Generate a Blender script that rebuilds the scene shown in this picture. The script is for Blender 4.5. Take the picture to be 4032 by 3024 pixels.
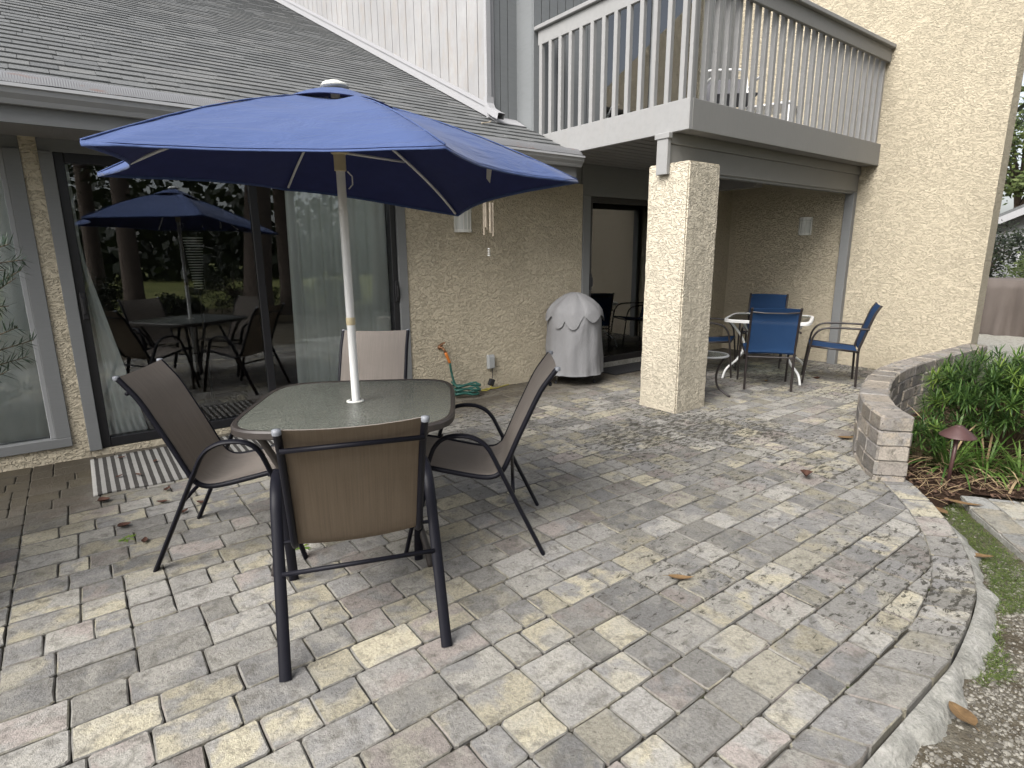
import bpy, bmesh, math, random
from mathutils import Vector, Matrix, noise
random.seed(7)
PI = math.pi
S = bpy.context.scene
C = S.collection
for o in list(bpy.data.objects): bpy.data.objects.remove(o)

# ------------------------------------------------------------ camera, sky, sun, exposure
CAM_Z = 1.41
YAW, PITCH, ROLL = (math.radians(a) for a in (36.885, 12.706, -0.405))
FOCAL = 2277.0 / 4032.0 * 36.0
_f = Vector((math.sin(YAW) * math.cos(PITCH), math.cos(YAW) * math.cos(PITCH), -math.sin(PITCH)))
_r = Vector((math.cos(YAW), -math.sin(YAW), 0)); _u = _r.cross(_f)
CR = math.cos(ROLL) * _r + math.sin(ROLL) * _u
CU = -math.sin(ROLL) * _r + math.cos(ROLL) * _u
CF = _f
cam_d = bpy.data.cameras.new('camera'); cam = bpy.data.objects.new('camera', cam_d); C.objects.link(cam)
cam_d.sensor_width = 36; cam_d.lens = FOCAL; cam_d.clip_start = 0.05; cam_d.clip_end = 600
cam.matrix_world = Matrix(((CR.x, CU.x, -CF.x, 0), (CR.y, CU.y, -CF.y, 0), (CR.z, CU.z, -CF.z, CAM_Z), (0, 0, 0, 1)))
S.camera = cam
S.render.resolution_x, S.render.resolution_y = 1024, 768

SUN_AZ = math.radians(194)      # direction the light comes from, measured from +X
SUN_EL = math.radians(46)
w = bpy.data.worlds.new('World'); S.world = w; w.use_nodes = True
nt = w.node_tree; bg = nt.nodes['Background']
sky = nt.nodes.new('ShaderNodeTexSky'); sky.sky_type = 'NISHITA'; sky.sun_disc = False
sky.sun_elevation = SUN_EL; sky.sun_rotation = PI / 2 - SUN_AZ
sky.air_density = 1.0; sky.dust_density = 4.0; sky.ozone_density = 1.0
hs = nt.nodes.new('ShaderNodeHueSaturation'); hs.inputs['Saturation'].default_value = 0.35
nt.links.new(sky.outputs[0], hs.inputs['Color']); nt.links.new(hs.outputs[0], bg.inputs['Color'])
bg.inputs['Strength'].default_value = 0.1
sun_d = bpy.data.lights.new('sun', 'SUN'); sun = bpy.data.objects.new('sun', sun_d); C.objects.link(sun)
sun_d.energy = 1.5; sun_d.angle = math.radians(42); sun_d.color = (1.0, 0.975, 0.94)
sd = Vector((math.cos(SUN_AZ) * math.cos(SUN_EL), math.sin(SUN_AZ) * math.cos(SUN_EL), math.sin(SUN_EL)))
sun.rotation_euler = sd.to_track_quat('Z', 'Y').to_euler(); sun.location = (-6, -4, 9)
S.view_settings.view_transform = 'Standard'; S.view_settings.look = 'None'
S.view_settings.gamma = 1.0; S.view_settings.use_curve_mapping = False
S.view_settings.exposure = 1.5
S.render.engine = 'CYCLES'
S.cycles.max_bounces = 6; S.cycles.diffuse_bounces = 3; S.cycles.glossy_bounces = 3; S.cycles.transparent_max_bounces = 10

# ------------------------------------------------------------ helpers
def tag(o, label=None, cat=None, group=None, kind=None):
    if label: o['label'] = label
    if cat: o['category'] = cat
    if group: o['group'] = group
    if kind: o['kind'] = kind
    return o
def empty(name, loc=(0, 0, 0), rz=0, label=None, cat=None, group=None):
    o = bpy.data.objects.new(name, None); C.objects.link(o); o.location = loc; o.rotation_euler = (0, 0, rz)
    o.empty_display_size = 0.1
    return tag(o, label, cat, group)
def link(name, me, mat=None, parent=None):
    if mat and not me.materials: me.materials.append(mat)
    o = bpy.data.objects.new(name, me); C.objects.link(o)
    if parent: o.parent = parent
    return o
def copy_tree(o, parent=None):
    c = o.copy(); C.objects.link(c); c.parent = parent
    for ch in o.children: copy_tree(ch, c)
    return c
class MB:
    def __init__(s): s.v = []; s.f = []
    def add(s, vs, fs):
        b = len(s.v); s.v += [tuple(v) for v in vs]; s.f += [tuple(b + i for i in f) for f in fs]; return s
    def box(s, a, b):
        x0, y0, z0 = a; x1, y1, z1 = b
        return s.add([(x0,y0,z0),(x1,y0,z0),(x1,y1,z0),(x0,y1,z0),(x0,y0,z1),(x1,y0,z1),(x1,y1,z1),(x0,y1,z1)],
                     [(0,3,2,1),(4,5,6,7),(0,1,5,4),(1,2,6,5),(2,3,7,6),(3,0,4,7)])
    def bbox(s, a, b, c=0.006):
        # box with chamfered vertical+horizontal edges (simple bevel through bmesh)
        bm = bmesh.new(); x0, y0, z0 = a; x1, y1, z1 = b
        bmesh.ops.create_cube(bm, size=1)
        for v in bm.verts: v.co = Vector(((x0+x1)/2+v.co.x*(x1-x0), (y0+y1)/2+v.co.y*(y1-y0), (z0+z1)/2+v.co.z*(z1-z0)))
        bmesh.ops.bevel(bm, geom=list(bm.edges), offset=c, segments=1, affect='EDGES')
        bm.verts.index_update(); s.add([v.co for v in bm.verts], [[v.index for v in f.verts] for f in bm.faces]); bm.free(); return s
    def prism(s, poly, z0, z1):
        n = len(poly)
        return s.add([(x, y, z0) for x, y in poly] + [(x, y, z1) for x, y in poly],
                     [tuple(range(n))[::-1], tuple(range(n, 2*n))] + [(i, (i+1) % n, n+(i+1) % n, n+i) for i in range(n)])
    def tube(s, path, r, n=8, closed=False, caps=True, flat=None):
        P = [Vector(p) for p in path]; m = len(P); rings = []
        R = r if isinstance(r, (list, tuple)) else [r]*m
        up = Vector((0, 0, 1)); prev = None
        for i in range(m):
            if closed: t = (P[(i+1) % m] - P[i-1]).normalized()
            else: t = (P[min(i+1, m-1)] - P[max(i-1, 0)]).normalized()
            if prev is None:
                a = t.cross(up)
                if a.length < 1e-3: a = t.cross(Vector((1, 0, 0)))
            else: a = prev - t*prev.dot(t)
            a.normalize(); prev = a; b = t.cross(a)
            fa, fb = flat if flat else (1, 1)
            rings.append([P[i] + R[i]*(fa*math.cos(2*PI*k/n)*a + fb*math.sin(2*PI*k/n)*b) for k in range(n)])
        vs = [v for rg in rings for v in rg]; fs = []
        for i in range(m if closed else m-1):
            j = (i+1) % m
            for k in range(n): fs.append((i*n+k, i*n+(k+1) % n, j*n+(k+1) % n, j*n+k))
        if caps and not closed: fs += [tuple(range(n))[::-1], tuple((m-1)*n+k for k in range(n))]
        return s.add(vs, fs)
    def lathe(s, prof, n=24, c=(0, 0), wob=None):
        vs = []; fs = []; m = len(prof)
        for i, (r, z) in enumerate(prof):
            for k in range(n):
                a = 2*PI*k/n; rr = r*(wob(a, z) if wob else 1)
                vs.append((c[0]+rr*math.cos(a), c[1]+rr*math.sin(a), z))
        for i in range(m-1):
            for k in range(n): fs.append((i*n+k, i*n+(k+1) % n, (i+1)*n+(k+1) % n, (i+1)*n+k))
        return s.add(vs, fs)
    def mesh(s, name):
        me = bpy.data.meshes.new(name); me.from_pydata(s.v, [], s.f); me.update(); return me
    def build(s, name, mat, parent=None, smooth=False, autos=None):
        me = s.mesh(name)
        if smooth:
            for p in me.polygons: p.use_smooth = True
            if autos is not None: me.set_sharp_from_angle(angle=math.radians(autos))
        return link(name, me, mat, parent)
def bez(pts, n=6):
    """Catmull-Rom through pts"""
    P = [Vector(p) for p in pts]; out = []
    for i in range(len(P)-1):
        p0 = P[max(i-1, 0)]; p1 = P[i]; p2 = P[i+1]; p3 = P[min(i+2, len(P)-1)]
        for k in range(n):
            t = k/n
            out.append(0.5*((2*p1)+(p2-p0)*t+(2*p0-5*p1+4*p2-p3)*t*t+(3*p1-p0-3*p2+p3)*t**3))
    return out + [P[-1]]
def proj(p):
    d = Vector(p) - Vector((0, 0, CAM_Z)); z = d.dot(CF)
    if z < 0.05: return None
    return (2016+2277*d.dot(CR)/z, 1512-2277*d.dot(CU)/z, z)
def shown(p, m=150):
    q = proj(p); return q and -m < q[0] < 4032+m and -m < q[1] < 3024+m

# ------------------------------------------------------------ materials
class NT:
    def __init__(s, name):
        s.m = bpy.data.materials.new(name); s.m.use_nodes = True; s.t = s.m.node_tree
        s.b = s.t.nodes['Principled BSDF']; s.out = s.t.nodes['Material Output']
    def n(s, typ, **kw):
        x = s.t.nodes.new(typ)
        for k, v in kw.items():
            if k in x.inputs.keys(): x.inputs[k].default_value = v
            else: setattr(x, k, v)
        return x
    def l(s, a, b): s.t.links.new(a, b)
    def coord(s, which='Object', scale=(1, 1, 1), rot=(0, 0, 0)):
        tc = s.n('ShaderNodeTexCoord'); mp = s.n('ShaderNodeMapping'); mp.inputs['Scale'].default_value = scale; mp.inputs['Rotation'].default_value = rot
        s.l(tc.outputs[which], mp.inputs[0]); return mp.outputs[0]
    def world(s, scale=(1, 1, 1), rot=(0, 0, 0)):
        g = s.n('ShaderNodeNewGeometry'); mp = s.n('ShaderNodeMapping'); mp.inputs['Scale'].default_value = scale; mp.inputs['Rotation'].default_value = rot
        s.l(g.outputs['Position'], mp.inputs[0]); return mp.outputs[0]
    def noise(s, vec, scale, detail=4, rough=0.55, dist=0.0):
        x = s.n('ShaderNodeTexNoise'); x.inputs['Scale'].default_value = scale; x.inputs['Detail'].default_value = detail
        x.inputs['Roughness'].default_value = rough; x.inputs['Distortion'].default_value = dist
        if vec: s.l(vec, x.inputs['Vector'])
        return x.outputs['Fac']
    def ramp(s, fac, stops):
        x = s.n('ShaderNodeValToRGB'); e = x.color_ramp.elements
        while len(e) < len(stops): e.new(0.5)
        for i, (p, c) in enumerate(stops):
            e[i].position = p; e[i].color = (*c, 1) if isinstance(c, (tuple, list)) else (c, c, c, 1)
        s.l(fac, x.inputs[0]); return x.outputs[0]
    def mix(s, fac, a, b, mode='MIX'):
        x = s.n('ShaderNodeMix', data_type='RGBA', blend_type=mode)
        for i, v in ((0, fac), (6, a), (7, b)):
            if isinstance(v, (int, float)): x.inputs[i].default_value = v
            elif isinstance(v, tuple): x.inputs[i].default_value = (*v, 1)
            else: s.l(v, x.inputs[i])
        return x.outputs[2]
    def math(s, op, a, b=0.0):
        x = s.n('ShaderNodeMath', operation=op)
        for i, v in ((0, a), (1, b)):
            if isinstance(v, (int, float)): x.inputs[i].default_value = v
            else: s.l(v, x.inputs[i])
        return x.outputs[0]
    def bump(s, h, dist=0.01, strength=1.0, base=None):
        x = s.n('ShaderNodeBump'); x.inputs['Distance'].default_value = dist; x.inputs['Strength'].default_value = strength
        s.l(h, x.inputs['Height'])
        if base: s.l(base, x.inputs['Normal'])
        s.l(x.outputs[0], s.b.inputs['Normal']); return x.outputs[0]
    def col(s, c):
        if isinstance(c, tuple): s.b.inputs['Base Color'].default_value = (*c, 1)
        else: s.l(c, s.b.inputs['Base Color'])
        return s
    def rough(s, r, spec=None):
        if isinstance(r, (int, float)): s.b.inputs['Roughness'].default_value = r
        else: s.l(r, s.b.inputs['Roughness'])
        if spec is not None: s.b.inputs['Specular IOR Level'].default_value = spec
        return s
def sc(c, k): return tuple(x*k for x in c)
def simple(name, c, rough=0.5, metal=0.0, var=0.15, scale=20, bump=0.0, spec=None):
    m = NT(name); v = m.coord('Object')
    f = m.noise(v, scale, 4)
    m.col(m.mix(f, sc(c, 1-var), sc(c, 1+var))); m.rough(rough, spec); m.b.inputs['Metallic'].default_value = metal
    if bump: m.bump(m.noise(v, scale*4, 3), bump)
    return m.m
def stucco(name, c, k=1.0, zs=1.7):
    m = NT(name); p = m.world((1, 1, zs))
    n1 = m.noise(p, 21*k, 3, 0.5, 1.8); h = m.ramp(n1, [(0.38, 0.0), (0.47, 0.7), (0.66, 1.0)])
    n2 = m.noise(p, 90*k, 3, 0.6, 0.3)
    big = m.noise(m.world(), 0.9, 4, 0.6)
    colr = m.mix(m.ramp(big, [(0.3, 0.0), (0.75, 1.0)]), sc(c, 0.9), sc(c, 1.06))
    grime = m.ramp(m.noise(m.world((1, 1, 0.35)), 2.2, 5, 0.65), [(0.52, 0.0), (0.8, 0.45)])
    colr = m.mix(grime, colr, (c[0]*0.72, c[1]*0.72, c[2]*0.7))
    m.col(m.mix(m.ramp(n1, [(0.34, 0.35), (0.45, 0.0)]), colr, sc(c, 0.55)))
    m.rough(0.9, 0.2)
    hh = m.math('ADD', h, m.math('MULTIPLY', n2, 0.25)); m.bump(hh, 0.011, 1.0)
    return m.m
def wood_paint(name, c, grain=(3, 3, 40), var=0.07, chips=0.0, rough=0.6):
    m = NT(name); g = m.noise(m.world(grain), 3.0, 5, 0.6)
    base = m.mix(m.noise(m.world(), 1.7, 5, 0.6), sc(c, 1-var), sc(c, 1+var))
    if chips:
        base = m.mix(m.ramp(m.noise(m.world((1, 1, 0.4)), 7, 6, 0.7), [(0.5, 0.0), (0.72, chips)]), base, (0.30, 0.26, 0.22))
    m.col(m.mix(m.ramp(g, [(0.35, 0.25), (0.55, 0.0)]), base, sc(c, 0.8))); m.rough(rough, 0.3)
    m.bump(g, 0.0025, 0.6); return m.m
def glass_mat(name, refl=0.10, tint=(0.86, 0.9, 0.88)):
    m = NT(name); t = m.t; t.nodes.remove(m.b)
    tr = m.n('ShaderNodeBsdfTransparent'); tr.inputs[0].default_value = (*tint, 1)
    gl = m.n('ShaderNodeBsdfGlossy'); gl.inputs['Roughness'].default_value = 0.0; gl.inputs[0].default_value = (0.95, 0.97, 1, 1)
    fr = m.n('ShaderNodeFresnel'); fr.inputs[0].default_value = 1.5
    fac = m.math('MINIMUM', m.math('ADD', m.math('MULTIPLY', fr.outputs[0], 1.0), refl-0.04), 1.0)
    wv = m.noise(m.world(), 1.1, 2); bp = m.n('ShaderNodeBump'); bp.inputs['Distance'].default_value = 0.004; bp.inputs['Strength'].default_value = 0.12
    m.l(wv, bp.inputs['Height']); m.l(bp.outputs[0], gl.inputs['Normal'])
    mx = m.n('ShaderNodeMixShader'); m.l(fac, mx.inputs[0]); m.l(tr.outputs[0], mx.inputs[1]); m.l(gl.outputs[0], mx.inputs[2])
    m.l(mx.outputs[0], m.out.inputs[0]); return m.m
def leaf_mat(name, c1, c2, trans=0.3, rough=0.5):
    m = NT(name); g = m.n('ShaderNodeNewGeometry')
    rnd = g.outputs['Random Per Island']
    m.col(m.mix(rnd, c1, c2)); m.rough(rough, 0.35)
    tl = m.n('ShaderNodeBsdfTranslucent'); m.l(m.mix(rnd, sc(c1, 1.2), sc(c2, 1.3)), tl.inputs[0])
    mx = m.n('ShaderNodeMixShader'); mx.inputs[0].default_value = trans
    m.l(m.b.outputs[0], mx.inputs[1]); m.l(tl.outputs[0], mx.inputs[2]); m.l(mx.outputs[0], m.out.inputs[0]); return m.m
def fabric(name, c, stripes=(130, 60), trans=0.0, var=0.5, rough=0.85, tc_=None):
    # woven sling: fine streaks along local v (stored in the uv map)
    m = NT(name); tc = m.n('ShaderNodeTexCoord'); mp = m.n('ShaderNodeMapping'); mp.inputs['Scale'].default_value = (stripes[0], stripes[1]*0.12, 1)
    m.l(tc.outputs['UV'], mp.inputs[0])
    st = m.noise(mp.outputs[0], 0.6, 3, 0.7)
    mp2 = m.n('ShaderNodeMapping'); mp2.inputs['Scale'].default_value = (stripes[0]*1.0, stripes[1]*4, 1); m.l(tc.outputs['UV'], mp2.inputs[0])
    wv = m.noise(mp2.outputs[0], 1.0, 1)
    cc = m.mix(st, sc(c, 1-var), sc(c, 1+var)); cc = m.mix(0.35, cc, m.mix(wv, sc(c, 0.7), sc(c, 1.3)))
    stain = m.ramp(m.noise(m.coord('Object'), 5, 5, 0.65), [(0.5, 0.0), (0.8, 0.3)]); cc = m.mix(stain, cc, sc(c, 0.65))
    m.col(cc); m.rough(rough, 0.15); m.bump(wv, 0.0015, 0.5)
    if trans:
        tl = m.n('ShaderNodeBsdfTranslucent'); m.l(m.mix(0.6, cc, tc_ or c), tl.inputs[0]); mx = m.n('ShaderNodeMixShader'); mx.inputs[0].default_value = trans
        m.l(m.b.outputs[0], mx.inputs[1]); m.l(tl.outputs[0], mx.inputs[2])
        tp_ = m.n('ShaderNodeBsdfTransparent'); m2 = m.n('ShaderNodeMixShader'); m2.inputs[0].default_value = 0.12
        m.l(mx.outputs[0], m2.inputs[1]); m.l(tp_.outputs[0], m2.inputs[2]); m.l(m2.outputs[0], m.out.inputs[0])
    return m.m

CREAM = (0.555, 0.49, 0.37)
M = {}
M['stucco'] = stucco('stucco_cream', CREAM)
M['stucco_wing'] = stucco('stucco_wing', CREAM, 0.95, 2.7)
M['stucco_fine'] = stucco('stucco_pillar', (0.57, 0.515, 0.41), 1.05)
M['grey'] = wood_paint('grey_paint', (0.185, 0.19, 0.19))
M['grey_v'] = wood_paint('grey_siding', (0.185, 0.195, 0.20), grain=(3, 3, 14), var=0.1)
M['grey_rail'] = wood_paint('grey_rail_paint', (0.275, 0.275, 0.272), grain=(6, 6, 6), chips=0.12)
M['white_siding'] = wood_paint('weathered_white_siding', (0.31, 0.307, 0.307), grain=(8, 8, 3), var=0.28, chips=0.6)
M['white_trim'] = wood_paint('white_trim', (0.34, 0.34, 0.35), var=0.05, chips=0.1)
M['grey_front'] = wood_paint('grey_front_boards', (0.20, 0.198, 0.19), grain=(40, 3, 3))
M['ceiling'] = wood_paint('grey_ceiling_boards', (0.24, 0.235, 0.23), grain=(30, 3, 3))
M['gutter'] = simple('grey_gutter', (0.30, 0.305, 0.31), 0.45, var=0.08, scale=3)
M['black_alu'] = simple('black_aluminium', (0.012, 0.012, 0.014), 0.4, var=0.2)
M['glass'] = glass_mat('window_glass', 0.075, (0.975, 0.99, 0.98))
M['glass_up'] = glass_mat('upper_glass', 0.15, (0.85, 0.9, 0.88))
M['black_metal'] = simple('black_powder_coat', (0.008, 0.008, 0.012), 0.45, var=0.2, scale=40, spec=0.15)
M['brown_metal'] = simple('brown_powder_coat', (0.036, 0.030, 0.027), 0.45, var=0.35, scale=30)
M['plug'] = simple('grey_plastic_plug', (0.17, 0.18, 0.20), 0.5)
M['sling'] = fabric('brown_sling', (0.265, 0.236, 0.212), trans=0.25, tc_=(0.33, 0.28, 0.235))
M['sling_back'] = fabric('brown_sling_back', (0.17, 0.133, 0.095), trans=0.28, tc_=(0.30, 0.22, 0.13), var=0.65)
M['blue_sling'] = fabric('blue_sling', (0.024, 0.062, 0.15), trans=0.2, var=0.15)
M['white_metal'] = simple('white_metal', (0.75, 0.75, 0.74), 0.35, var=0.04)
M['cream_plastic'] = simple('cream_plastic', (0.55, 0.47, 0.30), 0.5)
M['cover'] = None
M['white_plastic'] = simple('white_plastic', (0.66, 0.66, 0.62), 0.4, var=0.05)
M['lamp_glass'] = simple('frosted_lamp_glass', (0.55, 0.56, 0.53), 0.25, var=0.05)
M['alu'] = simple('bright_aluminium', (0.7, 0.7, 0.7), 0.25, metal=1.0, var=0.05)
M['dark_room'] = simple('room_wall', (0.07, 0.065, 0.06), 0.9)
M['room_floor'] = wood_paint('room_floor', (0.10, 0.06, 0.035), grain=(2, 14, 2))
M['hose'] = simple('green_hose', (0.015, 0.075, 0.06), 0.45, var=0.2)
M['orange'] = simple('orange_rubber', (0.55, 0.17, 0.03), 0.5)
M['brass'] = simple('weathered_brass', (0.20, 0.10, 0.05), 0.5, metal=0.6, var=0.3)
M['yellow_cord'] = simple('yellow_cord', (0.36, 0.31, 0.05), 0.5)
M['grey_plastic'] = simple('grey_plastic', (0.33, 0.34, 0.34), 0.5)
M['black_rubber'] = simple('black_rubber', (0.013, 0.013, 0.015), 0.8, bump=0.004, scale=60)
M['lamp_brown'] = simple('brown_lamp_metal', (0.085, 0.045, 0.042), 0.4, var=0.25, scale=14, metal=0.2)
M['bark'] = simple('bark', (0.13, 0.10, 0.08), 0.95, var=0.5, scale=9, bump=0.03)
M['stem'] = simple('plant_stem', (0.12, 0.085, 0.05), 0.85, var=0.3)
M['tarp'] = None

def m_curtain():
    m = NT('sheer_curtain'); n = m.noise(m.world((8, 8, 0.6)), 3, 3)
    cc = m.mix(n, (0.86, 0.89, 0.87), (0.93, 0.95, 0.93)); m.col(cc); m.rough(0.95, 0.1)
    tl = m.n('ShaderNodeBsdfTranslucent'); m.l(cc, tl.inputs[0]); mx = m.n('ShaderNodeMixShader'); mx.inputs[0].default_value = 0.04
    m.l(m.b.outputs[0], mx.inputs[1]); m.l(tl.outputs[0], mx.inputs[2]); m.l(mx.outputs[0], m.out.inputs[0]); return m.m
M['curtain'] = m_curtain()
M['sheer'] = M['curtain'].copy(); M['sheer'].name = 'thin_sheer_curtain'
for n_ in M['sheer'].node_tree.nodes:
    if n_.type == 'MIX_SHADER': n_.inputs[0].default_value = 0.5
def m_cloth(name, c, scale=9):
    m = NT(name); n = m.noise(m.coord('Object', (1, 1, 0.6)), scale, 5, 0.6, 0.6)
    m.col(m.mix(n, sc(c, 0.85), sc(c, 1.12))); m.rough(0.7, 0.25); m.bump(n, 0.02, 0.5); return m.m
M['cover'] = m_cloth('silver_grey_cover', (0.205, 0.205, 0.21))
M['tarp'] = m_cloth('brown_cover', (0.12, 0.10, 0.088), 5)
def m_umbrella():
    m = NT('blue_canopy'); n = m.noise(m.coord('Object', (1, 1, 5)), 4, 4, 0.6, 0.8)
    c = m.mix(n, (0.042, 0.068, 0.165), (0.053, 0.084, 0.198)); m.col(c); m.rough(0.75, 0.25)
    m.b.inputs['Sheen Weight'].default_value = 0.12; m.b.inputs['Sheen Roughness'].default_value = 0.4
    tl = m.n('ShaderNodeBsdfTranslucent'); tl.inputs[0].default_value = (0.012, 0.016, 0.07, 1); ad = m.n('ShaderNodeAddShader')
    m.bump(n, 0.03, 0.6)
    m.l(m.b.outputs[0], ad.inputs[0]); m.l(tl.outputs[0], ad.inputs[1]); m.l(ad.outputs[0], m.out.inputs[0]); return m.m
M['canopy'] = m_umbrella()
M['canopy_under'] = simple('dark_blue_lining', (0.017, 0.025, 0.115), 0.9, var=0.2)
def m_tableglass():
    m = NT('pebbled_glass'); p = m.coord('Object'); vo = m.n('ShaderNodeTexVoronoi'); vo.inputs['Scale'].default_value = 75; m.l(p, vo.inputs['Vector'])
    m.col(m.mix(m.noise(p, 6, 4), (0.115, 0.122, 0.105), (0.19, 0.20, 0.172))); m.rough(0.13, 0.8); m.b.inputs['Alpha'].default_value = 0.78
    m.bump(m.math('ADD', vo.outputs['Distance'], m.noise(p, 40, 2)), 0.004, 0.8); return m.m
M['table_glass'] = m_tableglass()
M['clear_glass'] = glass_mat('clear_table_glass', 0.12, (0.75, 0.85, 0.8))
def m_paver(name, pal, lichen=1.0, edge=0.4):
    m = NT(name); g = m.n('ShaderNodeNewGeometry'); oi = m.n('ShaderNodeObjectInfo')
    r = m.math('FRACT', m.math('ADD', oi.outputs['Random'], m.math('MULTIPLY', g.outputs['Random Per Island'], 7.31)))
    r2 = m.math('FRACT', m.math('MULTIPLY', r, 17.7)); r3 = m.math('FRACT', m.math('MULTIPLY', r, 61.3))
    P = m.world()
    # colour blended through each stone: two tones of the palette meet along a noisy front
    ca = m.ramp(r, pal); ca.node.color_ramp.interpolation = 'CONSTANT'
    cb = m.ramp(r2, pal); cb.node.color_ramp.interpolation = 'CONSTANT'
    mp = m.n('ShaderNodeMapping'); m.l(P, mp.inputs[0])
    cx = m.n('ShaderNodeCombineXYZ'); m.l(m.math('MULTIPLY', r3, 40), cx.inputs[0]); m.l(m.math('MULTIPLY', r2, 40), cx.inputs[1]); m.l(cx.outputs[0], mp.inputs['Location'])
    bl = m.noise(mp.outputs[0], 7.0, 3, 0.5, 0.4)
    c = m.mix(m.ramp(bl, [(0.44, 0.0), (0.56, 1.0)]), ca, cb)
    c = m.mix(m.ramp(m.noise(P, 85, 5, 0.75), [(0.34, 0.5), (0.56, 0.0)]), c, (0.08, 0.077, 0.07))
    c = m.mix(m.ramp(m.noise(P, 230, 2, 0.6), [(0.66, 0.0), (0.74, 0.45)]), c, (0.42, 0.41, 0.38))
    vv = m.math('ADD', 0.68, m.math('MULTIPLY', r3, 0.58)); vc = m.n('ShaderNodeCombineColor'); [m.l(vv, vc.inputs[q]) for q in range(3)]
    c = m.mix(1.0, c, vc.outputs[0], 'MULTIPLY')
    blot = m.ramp(m.noise(mp.outputs[0], 16, 6, 0.7, 0.5), [(0.50, 0.0), (0.66, 0.66)]); c = m.mix(blot, c, (0.085, 0.078, 0.066))
    pale = m.ramp(m.noise(mp.outputs[0], 11, 5, 0.65, 0.3), [(0.54, 0.0), (0.72, 0.42)]); c = m.mix(pale, c, (0.36, 0.345, 0.30))
    # black lichen blotches, heavier on the open right-hand side
    sx = m.n('ShaderNodeSeparateXYZ'); m.l(P, sx.inputs[0])
    zone = m.ramp(m.noise(P, 0.55, 3, 0.55), [(0.42, 0.0), (0.62, 1.0)])
    zx = m.n('ShaderNodeMapRange'); zx.inputs['From Min'].default_value = 0.6; zx.inputs['From Max'].default_value = 2.8; m.l(sx.outputs[0], zx.inputs[0])
    li = m.noise(m.world((17, 36, 17)), 0.9, 7, 0.75, 0.4)
    amt = m.math('MULTIPLY', m.math('ADD', m.math('MULTIPLY', zone, 0.55), 0.45), zx.outputs[0])
    thr = m.math('SUBTRACT', 0.655, m.math('MULTIPLY', amt, 0.18*lichen))
    lm = m.math('MULTIPLY', m.math('SUBTRACT', li, thr), 16); lm = m.math('MINIMUM', m.math('MAXIMUM', lm, 0.0), 0.86)
    c = m.mix(lm, c, (0.03, 0.027, 0.02))
    # darker brown band along the house wall, deepest at its left end
    wall_band = m.n('ShaderNodeMapRange'); wall_band.inputs['From Min'].default_value = 4.25; wall_band.inputs['From Max'].default_value = 4.8; m.l(m.math('ADD', sx.outputs[1], m.math('MULTIPLY', m.noise(P, 2.5, 4), 0.5)), wall_band.inputs[0])
    c = m.mix(m.math('MULTIPLY', wall_band.outputs[0], 0.75), c, (0.055, 0.044, 0.028))
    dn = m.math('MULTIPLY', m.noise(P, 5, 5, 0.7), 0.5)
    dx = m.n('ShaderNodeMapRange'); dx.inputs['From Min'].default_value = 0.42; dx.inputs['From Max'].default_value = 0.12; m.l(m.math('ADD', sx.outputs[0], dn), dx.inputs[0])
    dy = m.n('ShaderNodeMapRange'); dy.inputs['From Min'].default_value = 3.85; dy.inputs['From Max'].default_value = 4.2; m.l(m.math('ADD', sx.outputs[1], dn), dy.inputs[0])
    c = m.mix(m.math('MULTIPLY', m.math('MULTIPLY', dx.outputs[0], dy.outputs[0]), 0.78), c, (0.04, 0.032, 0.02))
    nz = m.n('ShaderNodeSeparateXYZ'); m.l(g.outputs['True Normal'], nz.inputs[0])
    ed = m.n('ShaderNodeMapRange'); ed.inputs['From Min'].default_value = 0.985; ed.inputs['From Max'].default_value = 0.85; ed.inputs['To Max'].default_value = edge; m.l(nz.outputs[2], ed.inputs[0])
    c = m.mix(ed.outputs[0], c, (0.075, 0.07, 0.058))
    m.col(c); m.rough(0.85, 0.25)
    h = m.math('ADD', m.noise(P, 55, 4, 0.65), m.math('MULTIPLY', m.noise(P, 260, 2), 0.35)); m.bump(h, 0.007, 0.9)
    return m.m
GR1, GR2, GR3 = (0.255, 0.246, 0.228), (0.205, 0.20, 0.193), (0.285, 0.273, 0.245)
CR1, CR2, PK = (0.35, 0.32, 0.24), (0.31, 0.29, 0.235), (0.262, 0.232, 0.212)
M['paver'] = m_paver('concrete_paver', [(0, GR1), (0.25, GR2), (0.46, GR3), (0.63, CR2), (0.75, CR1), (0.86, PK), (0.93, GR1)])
M['path_paver'] = m_paver('path_paver', [(0, (0.33, 0.315, 0.27)), (0.3, (0.28, 0.28, 0.265)), (0.6, (0.36, 0.33, 0.26)), (0.85, (0.31, 0.28, 0.245))], 0.2)
M['block'] = m_paver('wall_block', [(0, (0.28, 0.25, 0.215)), (0.3, (0.24, 0.225, 0.21)), (0.55, (0.31, 0.27, 0.22)), (0.8, (0.25, 0.225, 0.20))], 0.55, 0.0)
def m_joint():
    m = NT('joint_sand'); P = m.world(); n = m.noise(P, 40, 4)
    c = m.mix(n, (0.022, 0.020, 0.017), (0.055, 0.05, 0.04)); c = m.mix(m.ramp(m.noise(P, 6, 4), [(0.6, 0.0), (0.7, 0.7)]), c, (0.06, 0.085, 0.02))
    m.col(c); m.rough(0.95, 0.1); m.bump(n, 0.01); return m.m
M['joint'] = m_joint()
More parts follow.
